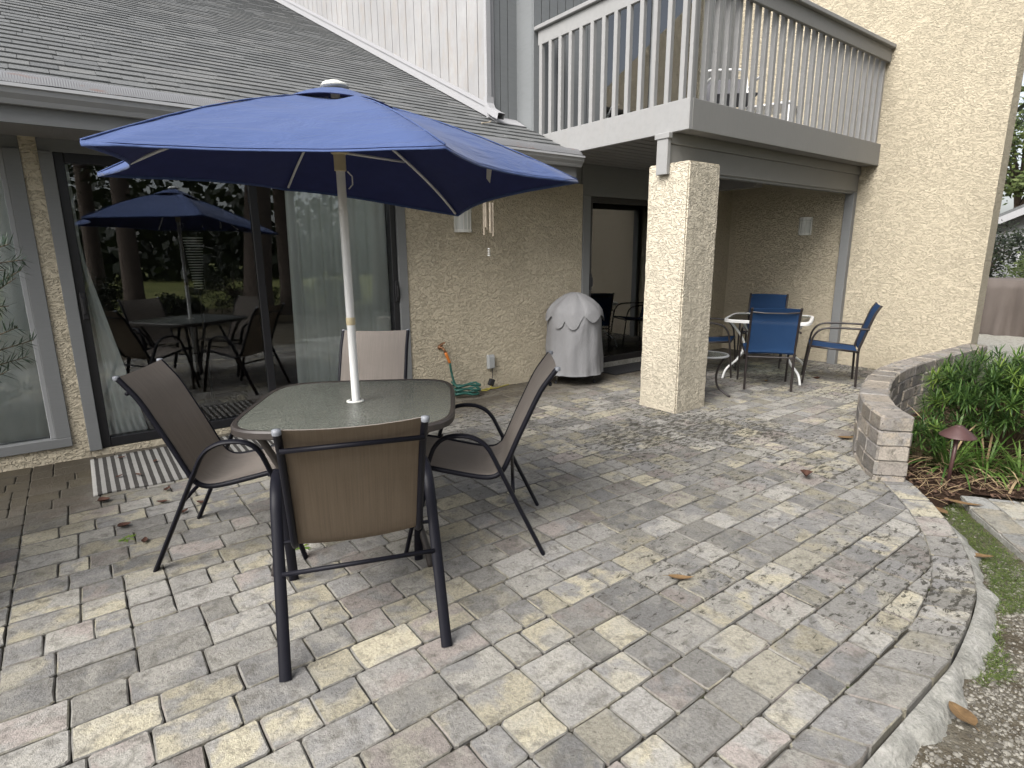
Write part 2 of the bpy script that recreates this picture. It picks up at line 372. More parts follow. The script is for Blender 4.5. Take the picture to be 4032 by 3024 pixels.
def m_shingle():
    m = NT('asphalt_shingle'); g = m.n('ShaderNodeNewGeometry'); oi = m.n('ShaderNodeObjectInfo')
    r = m.math('FRACT', m.math('ADD', oi.outputs['Random'], m.math('MULTIPLY', g.outputs['Random Per Island'], 7.31)))
    c = m.ramp(r, [(0, (0.122, 0.127, 0.129)), (0.35, (0.158, 0.163, 0.163)), (0.7, (0.14, 0.145, 0.146)), (1, (0.18, 0.183, 0.18))])
    P = m.world(); c = m.mix(m.ramp(m.noise(P, 120, 3, 0.7), [(0.35, 0.5), (0.65, 0.0)]), c, (0.07, 0.07, 0.07))
    c = m.mix(m.ramp(m.noise(P, 1.1, 4), [(0.5, 0.0), (0.8, 0.3)]), c, (0.13, 0.135, 0.135))
    m.col(c); m.rough(0.95, 0.15); m.bump(m.noise(P, 150, 2), 0.004); return m.m
M['shingle'] = m_shingle()
def m_ground(name, cols, s1=3, s2=40, bump=0.02):
    m = NT(name); P = m.world(); a = m.noise(P, s1, 6, 0.65); b = m.noise(P, s2, 4, 0.7)
    c = m.ramp(a, [(0.3, cols[0]), (0.5, cols[1]), (0.68, cols[2])]); c = m.mix(m.ramp(b, [(0.3, 0.55), (0.65, 0.0)]), c, sc(cols[0], 0.45))
    m.col(c); m.rough(0.95, 0.1); m.bump(b, bump); return m.m
M['soil'] = m_ground('sandy_soil', [(0.075, 0.06, 0.042), (0.13, 0.112, 0.082), (0.20, 0.185, 0.15)], 4, 60)
M['mulch'] = m_ground('bark_mulch', [(0.035, 0.022, 0.015), (0.06, 0.036, 0.024), (0.10, 0.06, 0.04)], 14, 70, 0.03)
M['lawn'] = m_ground('mown_lawn', [(0.10, 0.115, 0.035), (0.15, 0.16, 0.055), (0.22, 0.21, 0.09)], 0.25, 9, 0.02)
M['leaf_litter'] = m_ground('leaf_litter', [(0.06, 0.05, 0.03), (0.10, 0.08, 0.05), (0.14, 0.12, 0.07)], 1.2, 20, 0.02)
M['concrete'] = m_ground('rough_concrete', [(0.24, 0.235, 0.21), (0.33, 0.325, 0.295), (0.41, 0.40, 0.37)], 9, 60, 0.010)
M['pebble'] = leaf_mat('pale_pebbles', (0.05, 0.043, 0.033), (0.27, 0.255, 0.22), 0.0, 0.8)
M['chip'] = leaf_mat('bark_chips', (0.035, 0.02, 0.012), (0.15, 0.09, 0.06), 0.0, 0.9)
M['straw'] = leaf_mat('dry_stems', (0.16, 0.11, 0.06), (0.34, 0.26, 0.15), 0.0, 0.9)
M['grass'] = leaf_mat('grass_blades', (0.05, 0.09, 0.015), (0.15, 0.19, 0.05))
M['shrub'] = leaf_mat('narrow_leaves', (0.022, 0.055, 0.016), (0.085, 0.15, 0.035), 0.28, 0.42)
M['shrub_new'] = leaf_mat('bright_new_leaves', (0.10, 0.19, 0.04), (0.20, 0.27, 0.05), 0.3, 0.42)
M['strap'] = leaf_mat('strap_leaves', (0.045, 0.105, 0.02), (0.14, 0.22, 0.05), 0.28, 0.4)
M['sprig'] = leaf_mat('grey_green_needles', (0.012, 0.028, 0.015), (0.035, 0.06, 0.034), 0.2)
M['tree'] = leaf_mat('tree_leaves', (0.008, 0.014, 0.006), (0.024, 0.034, 0.012), 0.2)
M['tree_far'] = leaf_mat('olive_tree_leaves', (0.045, 0.07, 0.02), (0.12, 0.15, 0.05), 0.3)
def m_dead(name, c1, c2):
    m = NT(name); v = m.coord('Object'); n = m.noise(v, 45, 5, 0.7); sx = m.n('ShaderNodeSeparateXYZ'); m.l(v, sx.inputs[0])
    c = m.mix(n, c1, c2); c = m.mix(m.ramp(m.noise(v, 18, 4), [(0.5, 0.0), (0.7, 0.7)]), c, sc(c1, 0.45))
    m.col(m.mix(m.math('LESS_THAN', m.math('ABSOLUTE', sx.outputs[1]), 0.0012), c, sc(c2, 0.55))); m.rough(0.75, 0.2); m.bump(n, 0.003); return m.m
M['dead'] = m_dead('dry_leaf_tan', (0.10, 0.06, 0.03), (0.21, 0.135, 0.065))
M['dead_dark'] = m_dead('dry_leaf_brown', (0.055, 0.028, 0.02), (0.11, 0.055, 0.04))
def m_stripes():
    m = NT('striped_mat'); tc = m.n('ShaderNodeTexCoord'); sx = m.n('ShaderNodeSeparateXYZ'); m.l(tc.outputs['Object'], sx.inputs[0])
    q = m.math('FRACT', m.math('DIVIDE', m.math('ADD', sx.outputs[0], m.math('MULTIPLY', m.noise(m.coord('Object'), 12, 2), 0.004)), 0.0475))
    st = m.math('GREATER_THAN', q, 0.5)
    n = m.noise(m.coord('Object'), 25, 5, 0.7)
    c = m.mix(st, m.mix(n, (0.21, 0.205, 0.195), (0.30, 0.295, 0.28)), m.mix(n, (0.035, 0.033, 0.031), (0.065, 0.062, 0.058)))
    m.col(c); m.rough(0.95, 0.1); m.bump(m.noise(m.coord('Object', (1, 1, 1)), 180, 2), 0.004); return m.m
M['stripes'] = m_stripes()
def m_guard():
    m = NT('mesh_gutter_guard'); P = m.world((1, 1, 1)); ck = m.n('ShaderNodeTexChecker'); ck.inputs['Scale'].default_value = 160; m.l(P, ck.inputs['Vector'])
    rust = m.ramp(m.noise(m.world((1, 3, 3)), 2.6, 5, 0.7), [(0.55, 0.0), (0.70, 0.9)])
    c = m.mix(ck.outputs['Fac'], (0.19, 0.195, 0.2), (0.10, 0.10, 0.105)); c = m.mix(rust, c, (0.15, 0.06, 0.03))
    m.col(c); m.rough(0.6); return m.m
M['guard'] = m_guard()

# ------------------------------------------------------------ ground and far setting
def sheet(name, poly, z, mat, parent=None, kind='structure'):
    me = bpy.data.meshes.new(name); me.from_pydata([(x, y, z) for x, y in poly], [], [tuple(range(len(poly)))]); me.update()
    o = link(name, me, mat, parent)
    if kind and not parent: o['kind'] = kind
    return o
sheet('ground', [(-260, -260), (260, -260), (260, 260), (-260, 260)], -0.09, M['leaf_litter'])
sheet('lawn', [(-120, -120), (150, -120), (150, -10.5), (60, -4.5), (22, -5.0), (9, -6.0), (5, -8.4), (-10, -9), (-120, -12)], -0.086, M['lawn'])
sheet('soil', [(-2.5, -3.2), (6.5, -3.2), (6.5, 1.5), (3.0, 1.2), (-2.5, 0.9)], -0.075, M['soil'])
sheet('mulch_bed', [(4.02, 1.22), (3.62, 0.95), (3.9, 1.0), (4.25, 0.95), (4.45, 0.65), (4.6, 0.2), (5.4, -0.6), (8.6, -0.6), (8.6, 2.6), (7.9, 1.98), (6.2, 1.9), (5.3, 1.85), (4.6, 1.6)], -0.05, M['mulch'])
sheet('far_terrace', [(8.6, -3.0), (19, -3.0), (19, 7), (7.95, 7), (7.95, 2.0), (8.6, 2.0)], -0.062, M['path_paver'])

# ------------------------------------------------------------ patio
ROW = 0.1565; Y0 = 0.925
inner_pts = [(-2.2, 0.655), (0.8, 0.655), (1.54, 0.655), (2.13, 0.650), (2.386, 0.655), (2.781, 0.712), (3.027, 0.785), (3.217, 0.865), (3.407, 0.972), (3.62, 1.11), (3.85, 1.29), (4.05, 1.47)]
inner = [Vector((p.x, p.y)) for p in bez([(x, y, 0) for x, y in inner_pts], 4)]
wall_line = [Vector((p.x, p.y)) for p in bez([(3.93, 1.30, 0), (4.13, 1.47, 0), (4.42, 1.63, 0), (4.84, 1.78, 0), (5.36, 1.915, 0), (5.85, 1.965, 0), (6.4, 1.955, 0), (7.1, 1.93, 0), (7.72, 1.92, 0)], 6)]
def curve_y(line, x):
    for a, b in zip(line, line[1:]):
        if a.x <= x <= b.x: return a.y + (b.y-a.y)*(x-a.x)/(b.x-a.x)
    return None
patio_poly = [(p.x, p.y-0.02) for p in inner] + [(p.x, p.y) for p in wall_line if p.x > 4.1] + [(7.74, 5.04), (-2.2, 5.04)]
patio = MB().prism(patio_poly, -0.09, -0.014).build('patio', M['joint']); patio['kind'] = 'structure'
def clip(poly, a, b):
    out = []; n = len(poly); d = b-a
    side = lambda p: d.x*(p.y-a.y) - d.y*(p.x-a.x)
    for i in range(n):
        p, q = poly[i], poly[(i+1) % n]; sp, sq = side(p), side(q)
        if sp >= 0: out.append(p)
        if sp*sq < 0: out.append(p + (q-p)*(sp/(sp-sq)))
    return out
def area(poly): return 0.5*abs(sum(poly[i].x*poly[(i+1) % len(poly)].y - poly[(i+1) % len(poly)].x*poly[i].y for i in range(len(poly))))
def stone(poly, h=0.062, rc=0.0085, gap=0.0019, jit=0.0026, top=0.0, cham=0.0031):
    """tumbled stone from a convex outline (ccw): rounded corners, worn arris"""
    n = len(poly); c = sum(poly, Vector((0, 0)))/n; pts = []
    poly = [p + (c-p).normalized()*gap*1.3 for p in poly]
    for i in range(n):
        p0, p, p1 = poly[i-1], poly[i], poly[(i+1) % n]
        a = (p0-p); b = (p1-p); la, lb = a.length, b.length
        if la < 1e-4 or lb < 1e-4: continue
        ra = min(rc*random.uniform(0.6, 1.5), la*0.4); rb = min(rc*random.uniform(0.6, 1.5), lb*0.4)
        for q in (p + a/la*ra, p + b/lb*rb):
            pts.append(q + Vector((random.uniform(-jit, jit), random.uniform(-jit, jit))))
        if lb > 0.09: pts.append(p.lerp(p1, random.uniform(0.4, 0.6)) + Vector((random.uniform(-jit, jit), random.uniform(-jit, jit))))
    m = len(pts); vs = []; fs = []
    for inset, z in ((0.0, top-h), (0.0, top-cham*1.2), (cham*1.7, top)):
        for p in pts:
            d = (c-p); q = p + d/max(d.length, 1e-5)*inset; vs.append((q.x, q.y, z + (random.uniform(-0.0012, 0.0012) if z == top else 0)))
    for k in (0, 1):
        for i in range(m): fs.append((k*m+i, k*m+(i+1) % m, (k+1)*m+(i+1) % m, (k+1)*m+i))
    fs.append(tuple(2*m+i for i in range(m)))
    return vs, fs
def smooth(me, ang=9):
    for p in me.polygons: p.use_smooth = True
    me.set_sharp_from_angle(angle=math.radians(ang)); return me
VAR = {}
def rect_mesh(L, W, name):
    key = (round(L, 3), round(W, 3), name)
    lst = VAR.setdefault(key, [])
    if len(lst) < 6:
        mb = MB().add(*stone([Vector((-L/2, -W/2)), Vector((L/2, -W/2)), Vector((L/2, W/2)), Vector((-L/2, W/2))]))
        lst.append(smooth(mb.mesh(name)))
    return random.choice(lst)
pieces = []   # (screen area, kind, data)
def scr(poly):
    q = [proj((p.x, p.y, 0)) for p in poly]
    if any(x is None for x in q): return 0
    cx = sum(x[0] for x in q)/len(q); cy = sum(x[1] for x in q)/len(q)
    if not (-60 < cx < 4092 and -60 < cy < 3084): return 0
    return area([Vector((x[0], x[1])) for x in q])
nrow = int((5.02-Y0)/ROW)+1
for k in range(-3, nrow+1):
    ya = Y0 + k*ROW; yb = ya + ROW
    for (xs, xe) in ((-2.1, -0.385), (-0.385, 7.74)):
        x = xs if xs > -1 else xe - 1.8
        if xs > -1: x -= 0
        first = True
        while x < xe - 0.03:
            L = random.choices((0.1565, 0.235, 0.118), (0.42, 0.5, 0.08))[0]
            if first and xs > -1: L = random.choice((0.118, 0.1565, 0.196, 0.235)); first = False
            if x + L > xe - 0.05: L = xe - x
            poly = [Vector((x, ya)), Vector((x+L, ya)), Vector((x+L, yb)), Vector((x, yb))]
            cx, cy = x+L/2, (ya+yb)/2; x += L
            wy = curve_y(wall_line, cx)
            if wy is not None and cx > 4.1 and cy < wy: continue
            if yb > 5.03:
                if ya > 4.97: continue
                poly[2].y = poly[3].y = 5.02
            rect = True
            if cy < 1.75:
                p2 = poly
                for a, b in zip(inner, inner[1:]):
                    if cx < 4.3: p2 = clip(p2, a, b)
                    if len(p2) < 3: break
                if len(p2) < 3 or area(p2) < 0.0012: continue
                if area(p2) < area(poly)*0.999: rect = False; poly = p2
            ar = scr(poly)
            if rect and yb <= 5.03: pieces.append((ar, 'r', (cx, cy, L, ROW), poly))
            else: pieces.append((ar, 'p', poly, poly))
# curved soldier course
outer_pts = [(-2.2, 0.50), (0.8, 0.50), (1.54, 0.502), (2.13, 0.496), (2.40, 0.502), (2.86, 0.568), (3.13, 0.660), (3.34, 0.752), (3.54, 0.866), (3.76, 1.01), (3.98, 1.18), (4.16, 1.36)]
def arclen(line):
    s = [0]
    for a, b in zip(line, line[1:]): s.append(s[-1]+(b-a).length)
    return s
outer = [Vector((p.x, p.y)) for p in bez([(x, y, 0) for x, y in outer_pts], 4)]
si, so = arclen(inner), arclen(outer)
def at(line, s, u):
    d = u*s[-1]
    for i in range(len(line)-1):
        if s[i] <= d <= s[i+1]+1e-6:
            t = (d-s[i])/max(s[i+1]-s[i], 1e-6); return line[i]+(line[i+1]-line[i])*t
    return line[-1].copy()
u = 0
while u < 1:
    L = random.choices((0.1565, 0.235, 0.118), (0.4, 0.45, 0.15))[0]; u1 = min(1, u + L/so[-1])
    poly = [at(outer, so, u), at(outer, so, u1), at(inner, si, u1), at(inner, si, u)]
    pieces.append((scr(poly)*1.0, 'p', poly, poly)); u = u1
pieces.sort(key=lambda t: -t[0])
rest = MB()
for i, (ar, kd, dat, poly) in enumerate(pieces):
    dz = random.uniform(-0.0014, 0.0014)
    if kd == 'r':
        cx, cy, L, W = dat; rz = random.uniform(-0.008, 0.008) + (PI if random.random() < 0.5 else 0)
        tl = (random.uniform(-0.004, 0.004), random.uniform(-0.004, 0.004))
        if i < 299:
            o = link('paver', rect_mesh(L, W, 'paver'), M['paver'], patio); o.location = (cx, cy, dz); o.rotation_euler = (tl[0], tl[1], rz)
        else:
            vs, fs = stone([Vector((-L/2, -W/2)), Vector((L/2, -W/2)), Vector((L/2, W/2)), Vector((-L/2, W/2))])
            cc, ss = math.cos(rz), math.sin(rz)
            rest.add([(cx+cc*v[0]-ss*v[1], cy+ss*v[0]+cc*v[1], v[2]+dz+tl[0]*v[1]-tl[1]*v[0]) for v in vs], fs)
    else:
        vs, fs = stone(poly, h=0.07, rc=0.010)
        if i < 299:
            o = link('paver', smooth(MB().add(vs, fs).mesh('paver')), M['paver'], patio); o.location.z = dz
        else: rest.add([(v[0], v[1], v[2]+dz) for v in vs], fs)
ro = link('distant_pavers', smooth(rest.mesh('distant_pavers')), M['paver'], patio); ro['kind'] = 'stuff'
# rough concrete haunch outside the curved edge
vs = []; fs = []; NN = 150
for i in range(NN):
    uu = 0.55+0.40*i/(NN-1); p = at(outer, so, uu); q = at(outer, so, min(uu+0.004, 1)); t = (q-p).normalized(); nn = Vector((t.y, -t.x))
    wdt = 0.06+0.085*max(0, noise.noise((i*0.11, 3.1, 0))+0.45)+0.02*noise.noise((i*0.6, 0, 0)); wdt *= 0.75*min(1, (NN-i)/30)
    for k in range(6):
        f = k/5; pt = p + nn*(0.002+wdt*f)
        z = -0.03 - 0.05*f**2 + 0.016*noise.noise((pt.x*13, pt.y*13, 0))*(f > 0)
        vs.append((pt.x, pt.y, z))
for i in range(NN-1):
    for k in range(5): fs.append((i*6+k, i*6+k+1, (i+1)*6+k+1, (i+1)*6+k))
hc = MB().add(vs, fs).build('concrete_edging', M['concrete'], smooth=True); hc['kind'] = 'structure'
# side path
path_poly = [Vector(p) for p in ((4.13, 0.985), (3.93, 0.87), (3.72, 0.705), (3.5, 0.53), (3.28, 0.28), (3.15, -0.2), (4.25, -0.2), (4.34, 0.35), (4.30, 0.72))]
path = MB().prism([(p.x, p.y) for p in path_poly], -0.09, -0.045).build('path', M['concrete']); path['kind'] = 'structure'
ang = math.radians(38); e1 = Vector((math.cos(ang), math.sin(ang))); e2 = Vector((-e1.y, e1.x)); base = Vector((3.5, 0.53))
for j in range(-9, 3):
    xx = -1.0 - (0.13 if j % 2 else 0)
    while xx < 1.4:
        L = random.choice((0.235, 0.31, 0.1565)); p2 = [base+e1*a+e2*b for a, b in ((xx, j*ROW), (xx+L, j*ROW), (xx+L, (j+1)*ROW), (xx, (j+1)*ROW))]; xx += L
        n = len(path_poly)
        for i in range(n):
            if len(p2) >= 3: p2 = clip(p2, path_poly[i], path_poly[(i+1) % n])
        if len(p2) >= 3 and area(p2) > 0.003 and scr(p2) > 10:
            o = link('paver', smooth(MB().add(*stone(p2, rc=0.01)).mesh('path_paver')), M['path_paver'], path); o.location.z = -0.035

# ------------------------------------------------------------ low garden wall of blocks
gw = empty('garden_wall', (4.9, 1.75, 0), label='low curved garden wall of tan tumbled concrete blocks beside the shrub bed', cat='wall')
wl = arclen(wall_line); BW = 0.19; BH = 0.097
def wall_at(d):
    for i in range(len(wall_line)-1):
        if wl[i] <= d <= wl[i+1]+1e-6:
            t = (d-wl[i])/(wl[i+1]-wl[i]); p = wall_line[i]+(wall_line[i+1]-wall_line[i])*t; tn = (wall_line[i+1]-wall_line[i]).normalized(); return p, Vector((-tn.y, tn.x))
    tn = (wall_line[-1]-wall_line[-2]).normalized(); return wall_line[-1], Vector((-tn.y, tn.x))
for c in range(-1, 4):
    d = 0.0 if c % 2 == 0 else -0.10; topz = BH*(c+1)+0.035
    while d < wl[-1]:
        L = random.choice((0.20, 0.27, 0.235)); a = max(d, 0.0); b = min(d+L, wl[-1]); d += L
        if b-a < 0.04: continue
        pa, na = wall_at(a); pb, nb = wall_at(b); hw = BW/2*random.uniform(0.97, 1.03)
        poly = [pa-na*hw, pb-nb*hw, pb+nb*hw, pa+na*hw]; cc = sum(poly, Vector((0, 0)))/4
        vs, fs = stone([p-cc for p in poly], h=BH*0.985, rc=0.012, gap=0.0015, jit=0.004, cham=0.009)
        vs = [(v[0], v[1], v[2] + (0.004 if v[2] < -0.09 else 0)) for v in vs]
        o = link('block', smooth(MB().add(vs, fs).mesh('block'), 12), M['block'], gw)
        o.location = (cc.x-4.9, cc.y-1.75, topz)

# ------------------------------------------------------------ house
house = empty('house', (3.0, 5.1, 0), label='cream stucco house with grey trim, shingled lower roof and corner balcony', cat='house')
HL = house.location.copy()
def hp(mb, name, mat, parent=None, **k):
    """a house part: coordinates are world, the house empty sits at HL"""
    mb.v = [(v[0]-HL.x, v[1]-HL.y, v[2]-HL.z) for v in mb.v]
    return mb.build(name, mat, parent or house, **k)
WY = 5.02
hp(MB().box((-0.145, WY, -0.05), (-0.056, WY+0.16, 2.20)), 'stucco_strip', M['stucco'])
hp(MB().box((-3.2, WY+0.004, -0.05), (2.52, WY+0.16, 0.035)), 'stucco_base', M['stucco'])
hp(MB().box((-3.2, WY+0.002, 0.0349), (-0.1449, WY+0.158, 0.098)), 'stucco_base', M['stucco'])
hp(MB().box((2.545, WY, -0.05), (4.795, WY+0.16, 2.172)), 'stucco_wall', M['stucco'])
hp(MB().box((6.82, WY, -0.05), (7.74, WY+0.16, 2.40)), 'stucco_wall', M['stucco'])
# side wing wall with the sloped top
hp(MB().add([(7.74, 1.985, -0.1), (7.74, 9.0, -0.1), (7.74, 9.0, 7.15), (7.74, 1.985, 3.853), (7.97, 1.985, -0.1), (7.97, 9.0, -0.1), (7.97, 9.0, 7.15), (7.97, 1.985, 3.853)],
         [(0, 1, 2, 3), (7, 6, 5, 4), (0, 3, 7, 4), (3, 2, 6, 7), (1, 5, 6, 2), (0, 4, 5, 1)]), 'wing_wall', M['stucco_wing'])
def pillar_mesh():
    bm = bmesh.new(); bmesh.ops.create_cube(bm, size=1)
    for v in bm.verts: v.co = Vector((4.385+v.co.x*0.435, 3.33+v.co.y*0.425, 1.05+v.co.z*2.19))
    bmesh.ops.bevel(bm, geom=list(bm.edges), offset=0.012, segments=2, affect='EDGES')
    bmesh.ops.subdivide_edges(bm, edges=[e for e in bm.edges if e.calc_length() > 0.3], cuts=46, use_grid_fill=True)
    for v in bm.verts:
        n = noise.noise(v.co*14)*0.005+noise.noise(v.co*34)*0.0035+noise.noise(v.co*70)*0.0015; d = Vector((v.co.x-4.385, v.co.y-3.33, 0)); v.co += d.normalized()*n
    mb = MB(); bm.verts.index_update(); mb.add([v.co for v in bm.verts], [[v.index for v in f.verts] for f in bm.faces]); bm.free(); return mb
hp(pillar_mesh(), 'pillar', M['stucco_fine'], smooth=True, autos=40)
# grey header band, soffit, fascia
hp(MB().box((-3.2, WY+0.012, 2.083), (4.78, WY+0.17, 2.42)), 'header_board', M['grey'])
hp(MB().box((4.7951, WY+0.014, 2.052), (6.82, WY+0.17, 2.42)), 'header_board', M['grey'])
hp(MB().box((-3.2, 4.47, 2.163), (4.16, WY+0.012, 2.19)), 'soffit', M['ceiling'])
hp(MB().box((-3.2, 4.452, 2.145), (4.16, 4.475, 2.36)), 'fascia_board', M['grey'])
# ---- roof and shingles
SL = 0.468; EAVE_Y, EAVE_Z = 4.44, 2.355
def rz_(y): return EAVE_Z + SL*(y-EAVE_Y)
cs = 1/math.hypot(1, SL); RA = math.atan(SL)
roof = hp(MB().add([(-3.2, EAVE_Y, EAVE_Z-0.012), (4.16, EAVE_Y, EAVE_Z-0.012), (4.16, 13.2, rz_(13.2)-0.012), (-3.2, 13.2, rz_(13.2)-0.012),
                    (-3.2, EAVE_Y, EAVE_Z-0.06), (4.16, EAVE_Y, EAVE_Z-0.06), (4.16, 13.2, rz_(13.2)-0.06), (-3.2, 13.2, rz_(13.2)-0.06)],
                   [(0, 1, 2, 3), (7, 6, 5, 4), (0, 4, 5, 1), (1, 5, 6, 2), (2, 6, 7, 3), (3, 7, 4, 0)]), 'roof', M['shingle'])
EXPO = 0.145; SH = []
nr = int((13.1-EAVE_Y)/cs/EXPO)
for k in range(nr):
    x = -3.2 - random.uniform(0, 0.2)
    while x < 4.155:
        W = random.choice((0.14, 0.19, 0.24, 0.30)); thick = random.random() < 0.7
        xa, xb = max(x, -3.2), min(x+W, 4.155); x += W
        if xb-xa < 0.03: continue
        y = EAVE_Y - 0.02 + k*EXPO*cs; q = proj(((xa+xb)/2, y, rz_(y)))
        if y > 5.5 and xa > 3.76: continue
        vis = q and -40 < q[0] < 4072 and -40 < q[1] < 3064
        SH.append((W/q[2]**2 if vis else 0, xa, xb, y, 0.013 if thick else 0.009))
SH.sort(key=lambda t: -t[0]); rest = MB(); SHM = {}
def shingle_geo(W, t):
    L = EXPO+0.05
    return [(0, 0, -0.002), (W, 0, -0.002), (W, 0, t), (0, 0, t), (0, L, 0.0), (W, L, 0.0)], [(0, 1, 2, 3), (3, 2, 5, 4), (0, 3, 4), (1, 5, 2)]
cR, sR = math.cos(RA), math.sin(RA)
for i, (a, xa, xb, y, t) in enumerate(SH):
    W = round(xb-xa-0.003, 3); z = rz_(y)
    if i < 299 and a > 0:
        key = (W, t)
        if key not in SHM: SHM[key] = MB().add(*shingle_geo(W, t)).mesh('shingle')
        o = link('shingle', SHM[key], M['shingle'], roof); o.location = (xa-HL.x, y-HL.y, z-HL.z); o.rotation_euler = (RA, 0, random.uniform(-0.004, 0.004))
    else:
        v, f = shingle_geo(W, t); rest.add([(xa+p[0], y+p[1]*cR-p[2]*sR, z+p[1]*sR+p[2]*cR) for p in v], f)
hp(rest, 'upper_shingles', M['shingle'], roof)['kind'] = 'stuff'
# ---- gutter with mesh guard
def extrude_x(prof, x0, x1):
    n = len(prof); return MB().add([(x0, y, z) for y, z in prof]+[(x1, y, z) for y, z in prof], [(i, (i+1) % n, n+(i+1) % n, n+i) for i in range(n)]+[tuple(range(n))[::-1], tuple(range(n, 2*n))])
gut = hp(extrude_x([(4.448, 2.337), (4.365, 2.337), (4.36, 2.318), (4.372, 2.312), (4.378, 2.288), (4.40, 2.262), (4.405, 2.250), (4.412, 2.236), (4.448, 2.236)], -3.2, 4.19), 'gutter', M['gutter'])
vs = []; fs = []; NG = 120
for i in range(NG):
    xx = -3.2+7.37*i/(NG-1)
    for k in range(7):
        a = k/6; yy = 4.372+0.115*a; zz = 2.338+0.074*math.sin(PI*min(1, a*0.60+0.02))+0.004*noise.noise((xx*5, a*2, 0)); vs.append((xx, yy, zz))
for i in range(NG-1):
    for k in range(6): fs.append((i*7+k, i*7+k+1, (i+1)*7+k+1, (i+1)*7+k))
hp(MB().add(vs, fs), 'gutter_guard', M['guard'], gut, smooth=True)
# ---- white side wall above the roof: vertical boards cut to the slope
WX = 3.772; y = 5.40; backer = MB()
ww = hp(MB().add([(WX+0.012, 5.40, rz_(5.40)), (WX+0.012, 12.9, rz_(12.9)), (WX+0.012, 12.9, 8.0), (WX+0.012, 5.40, 7.6), (WX+0.1, 5.40, rz_(5.40)), (WX+0.1, 12.9, rz_(12.9)), (WX+0.1, 12.9, 8.0), (WX+0.1, 5.40, 7.6)],
              [(3, 2, 1, 0), (4, 5, 6, 7), (0, 4, 7, 3), (3, 7, 6, 2), (1, 2, 6, 5)]), 'white_side_wall', M['black_alu'])
while y < 12.8:
    W = random.choice((0.19, 0.2, 0.205)); a, b = y, y+W-0.012; y += W
    hp(MB().add([(WX, a, rz_(a)+0.10), (WX, b, rz_(b)+0.10), (WX, b, 7.4), (WX, a, 7.4), (WX+0.02, a, rz_(a)+0.10), (WX+0.02, b, rz_(b)+0.10), (WX+0.02, b, 7.4), (WX+0.02, a, 7.4)],
                [(3, 2, 1, 0), (4, 5, 6, 7), (0, 4, 7, 3), (1, 2, 6, 5), (0, 1, 5, 4)]), 'siding_board', M['white_siding'], ww)
def slope_board(x0, x1, ya, yb, dz0, dz1, name, mat):
    return hp(MB().add([(x, yy, rz_(yy)+dz) for x in (x0, x1) for yy, dz in ((ya, dz0), (yb, dz0), (yb, dz1), (ya, dz1))],
                       [(0, 3, 2, 1), (4, 5, 6, 7), (0, 1, 5, 4), (3, 7, 6, 2), (0, 4, 7, 3), (1, 2, 6, 5)]), name, mat, ww)
slope_board(WX-0.03, WX-0.001, 5.36, 12.9, 0.02, 0.145, 'rake_board', M['white_trim'])
slope_board(WX-0.042, WX-0.0305, 5.36, 12.9, 0.115, 0.16, 'rake_trim', M['white_trim'])
hp(MB().bbox((WX-0.035, 5.372, rz_(5.4)-0.0), (WX+0.06, 5.398, 7.6), 0.004), 'corner_board', M['white_trim'], ww)
# ---- grey upper walls
gwl = hp(MB().box((WX+0.02, 5.39, 2.66), (4.13, 5.5, 7.6)), 'grey_upper_wall', M['grey_v'])
x = WX+0.065
for W in (0.075, 0.10, 0.125):
    hp(MB().box((x, 5.372, 2.80), (x+W-0.010, 5.391, 7.6)), 'siding_board', M['grey_v'], gwl); x += W
hp(MB().box((4.125, 5.115, 2.60), (4.16, 5.42, 7.6)), 'return_wall', M['grey_v'])
g2 = hp(MB().box((4.1601, 5.112, 2.55), (7.74, 5.25, 7.2)), 'balcony_wall', M['grey_v'])
x = 4.128
while x < 5.02:
    hp(MB().box((x, 5.09, 2.58), (x+0.098, 5.113, 7.0)), 'siding_board', M['grey_v'], g2); x += 0.11
x = 7.02
while x < 7.7:
    hp(MB().box((x, 5.09, 2.64), (x+0.098, 5.113, 7.0)), 'siding_board', M['grey_v'], g2); x += 0.11
hp(MB().add([(3.74, 5.21, rz_(5.21)+0.02), (4.11, 5.21, rz_(5.21)+0.02), (4.11, 5.38, rz_(5.38)+0.035), (3.74, 5.38, rz_(5.38)+0.035), (3.74, 5.21, rz_(5.21)+0.014), (4.11, 5.21, rz_(5.21)+0.014), (4.11, 5.38, rz_(5.38)+0.029), (3.74, 5.38, rz_(5.38)+0.029)],
            [(0, 1, 2, 3), (7, 6, 5, 4), (0, 4, 5, 1), (1, 5, 6, 2), (3, 7, 4, 0)]), 'flashing', M['white_trim'])
# downspout
dsp = hp(MB().bbox((3.70, 5.33, 2.98), (3.765, 5.372, 7.5), 0.006), 'downspout', M['white_trim'])
def rect_tube(path, w, d):
    vs = []; fs = []
    for i, (p, t) in enumerate(path):
        p = Vector(p); t = Vector(t).normalized(); s = Vector((1, 0, 0)); uu = s.cross(t)
        for a, b in ((-1, -1), (1, -1), (1, 1), (-1, 1)): vs.append(p + s*a*w/2 + uu*b*d/2)
    for i in range(len(path)-1):
        for k in range(4): fs.append((i*4+k, i*4+(k+1) % 4, (i+1)*4+(k+1) % 4, (i+1)*4+k))
    return MB().add(vs, fs)
hp(rect_tube([((3.735, 5.35, 3.0), (0, 0, -1)), ((3.735, 5.345, 2.93), (0, -0.2, -1)), ((3.735, 5.30, 2.86), (0, -1, -1)), ((3.735, 5.20, 2.805), (0, -1, -0.45)), ((3.735, 5.13, 2.775), (0, -1, -0.45))], 0.085, 0.06), 'downspout_elbow', M['white_trim'], dsp)
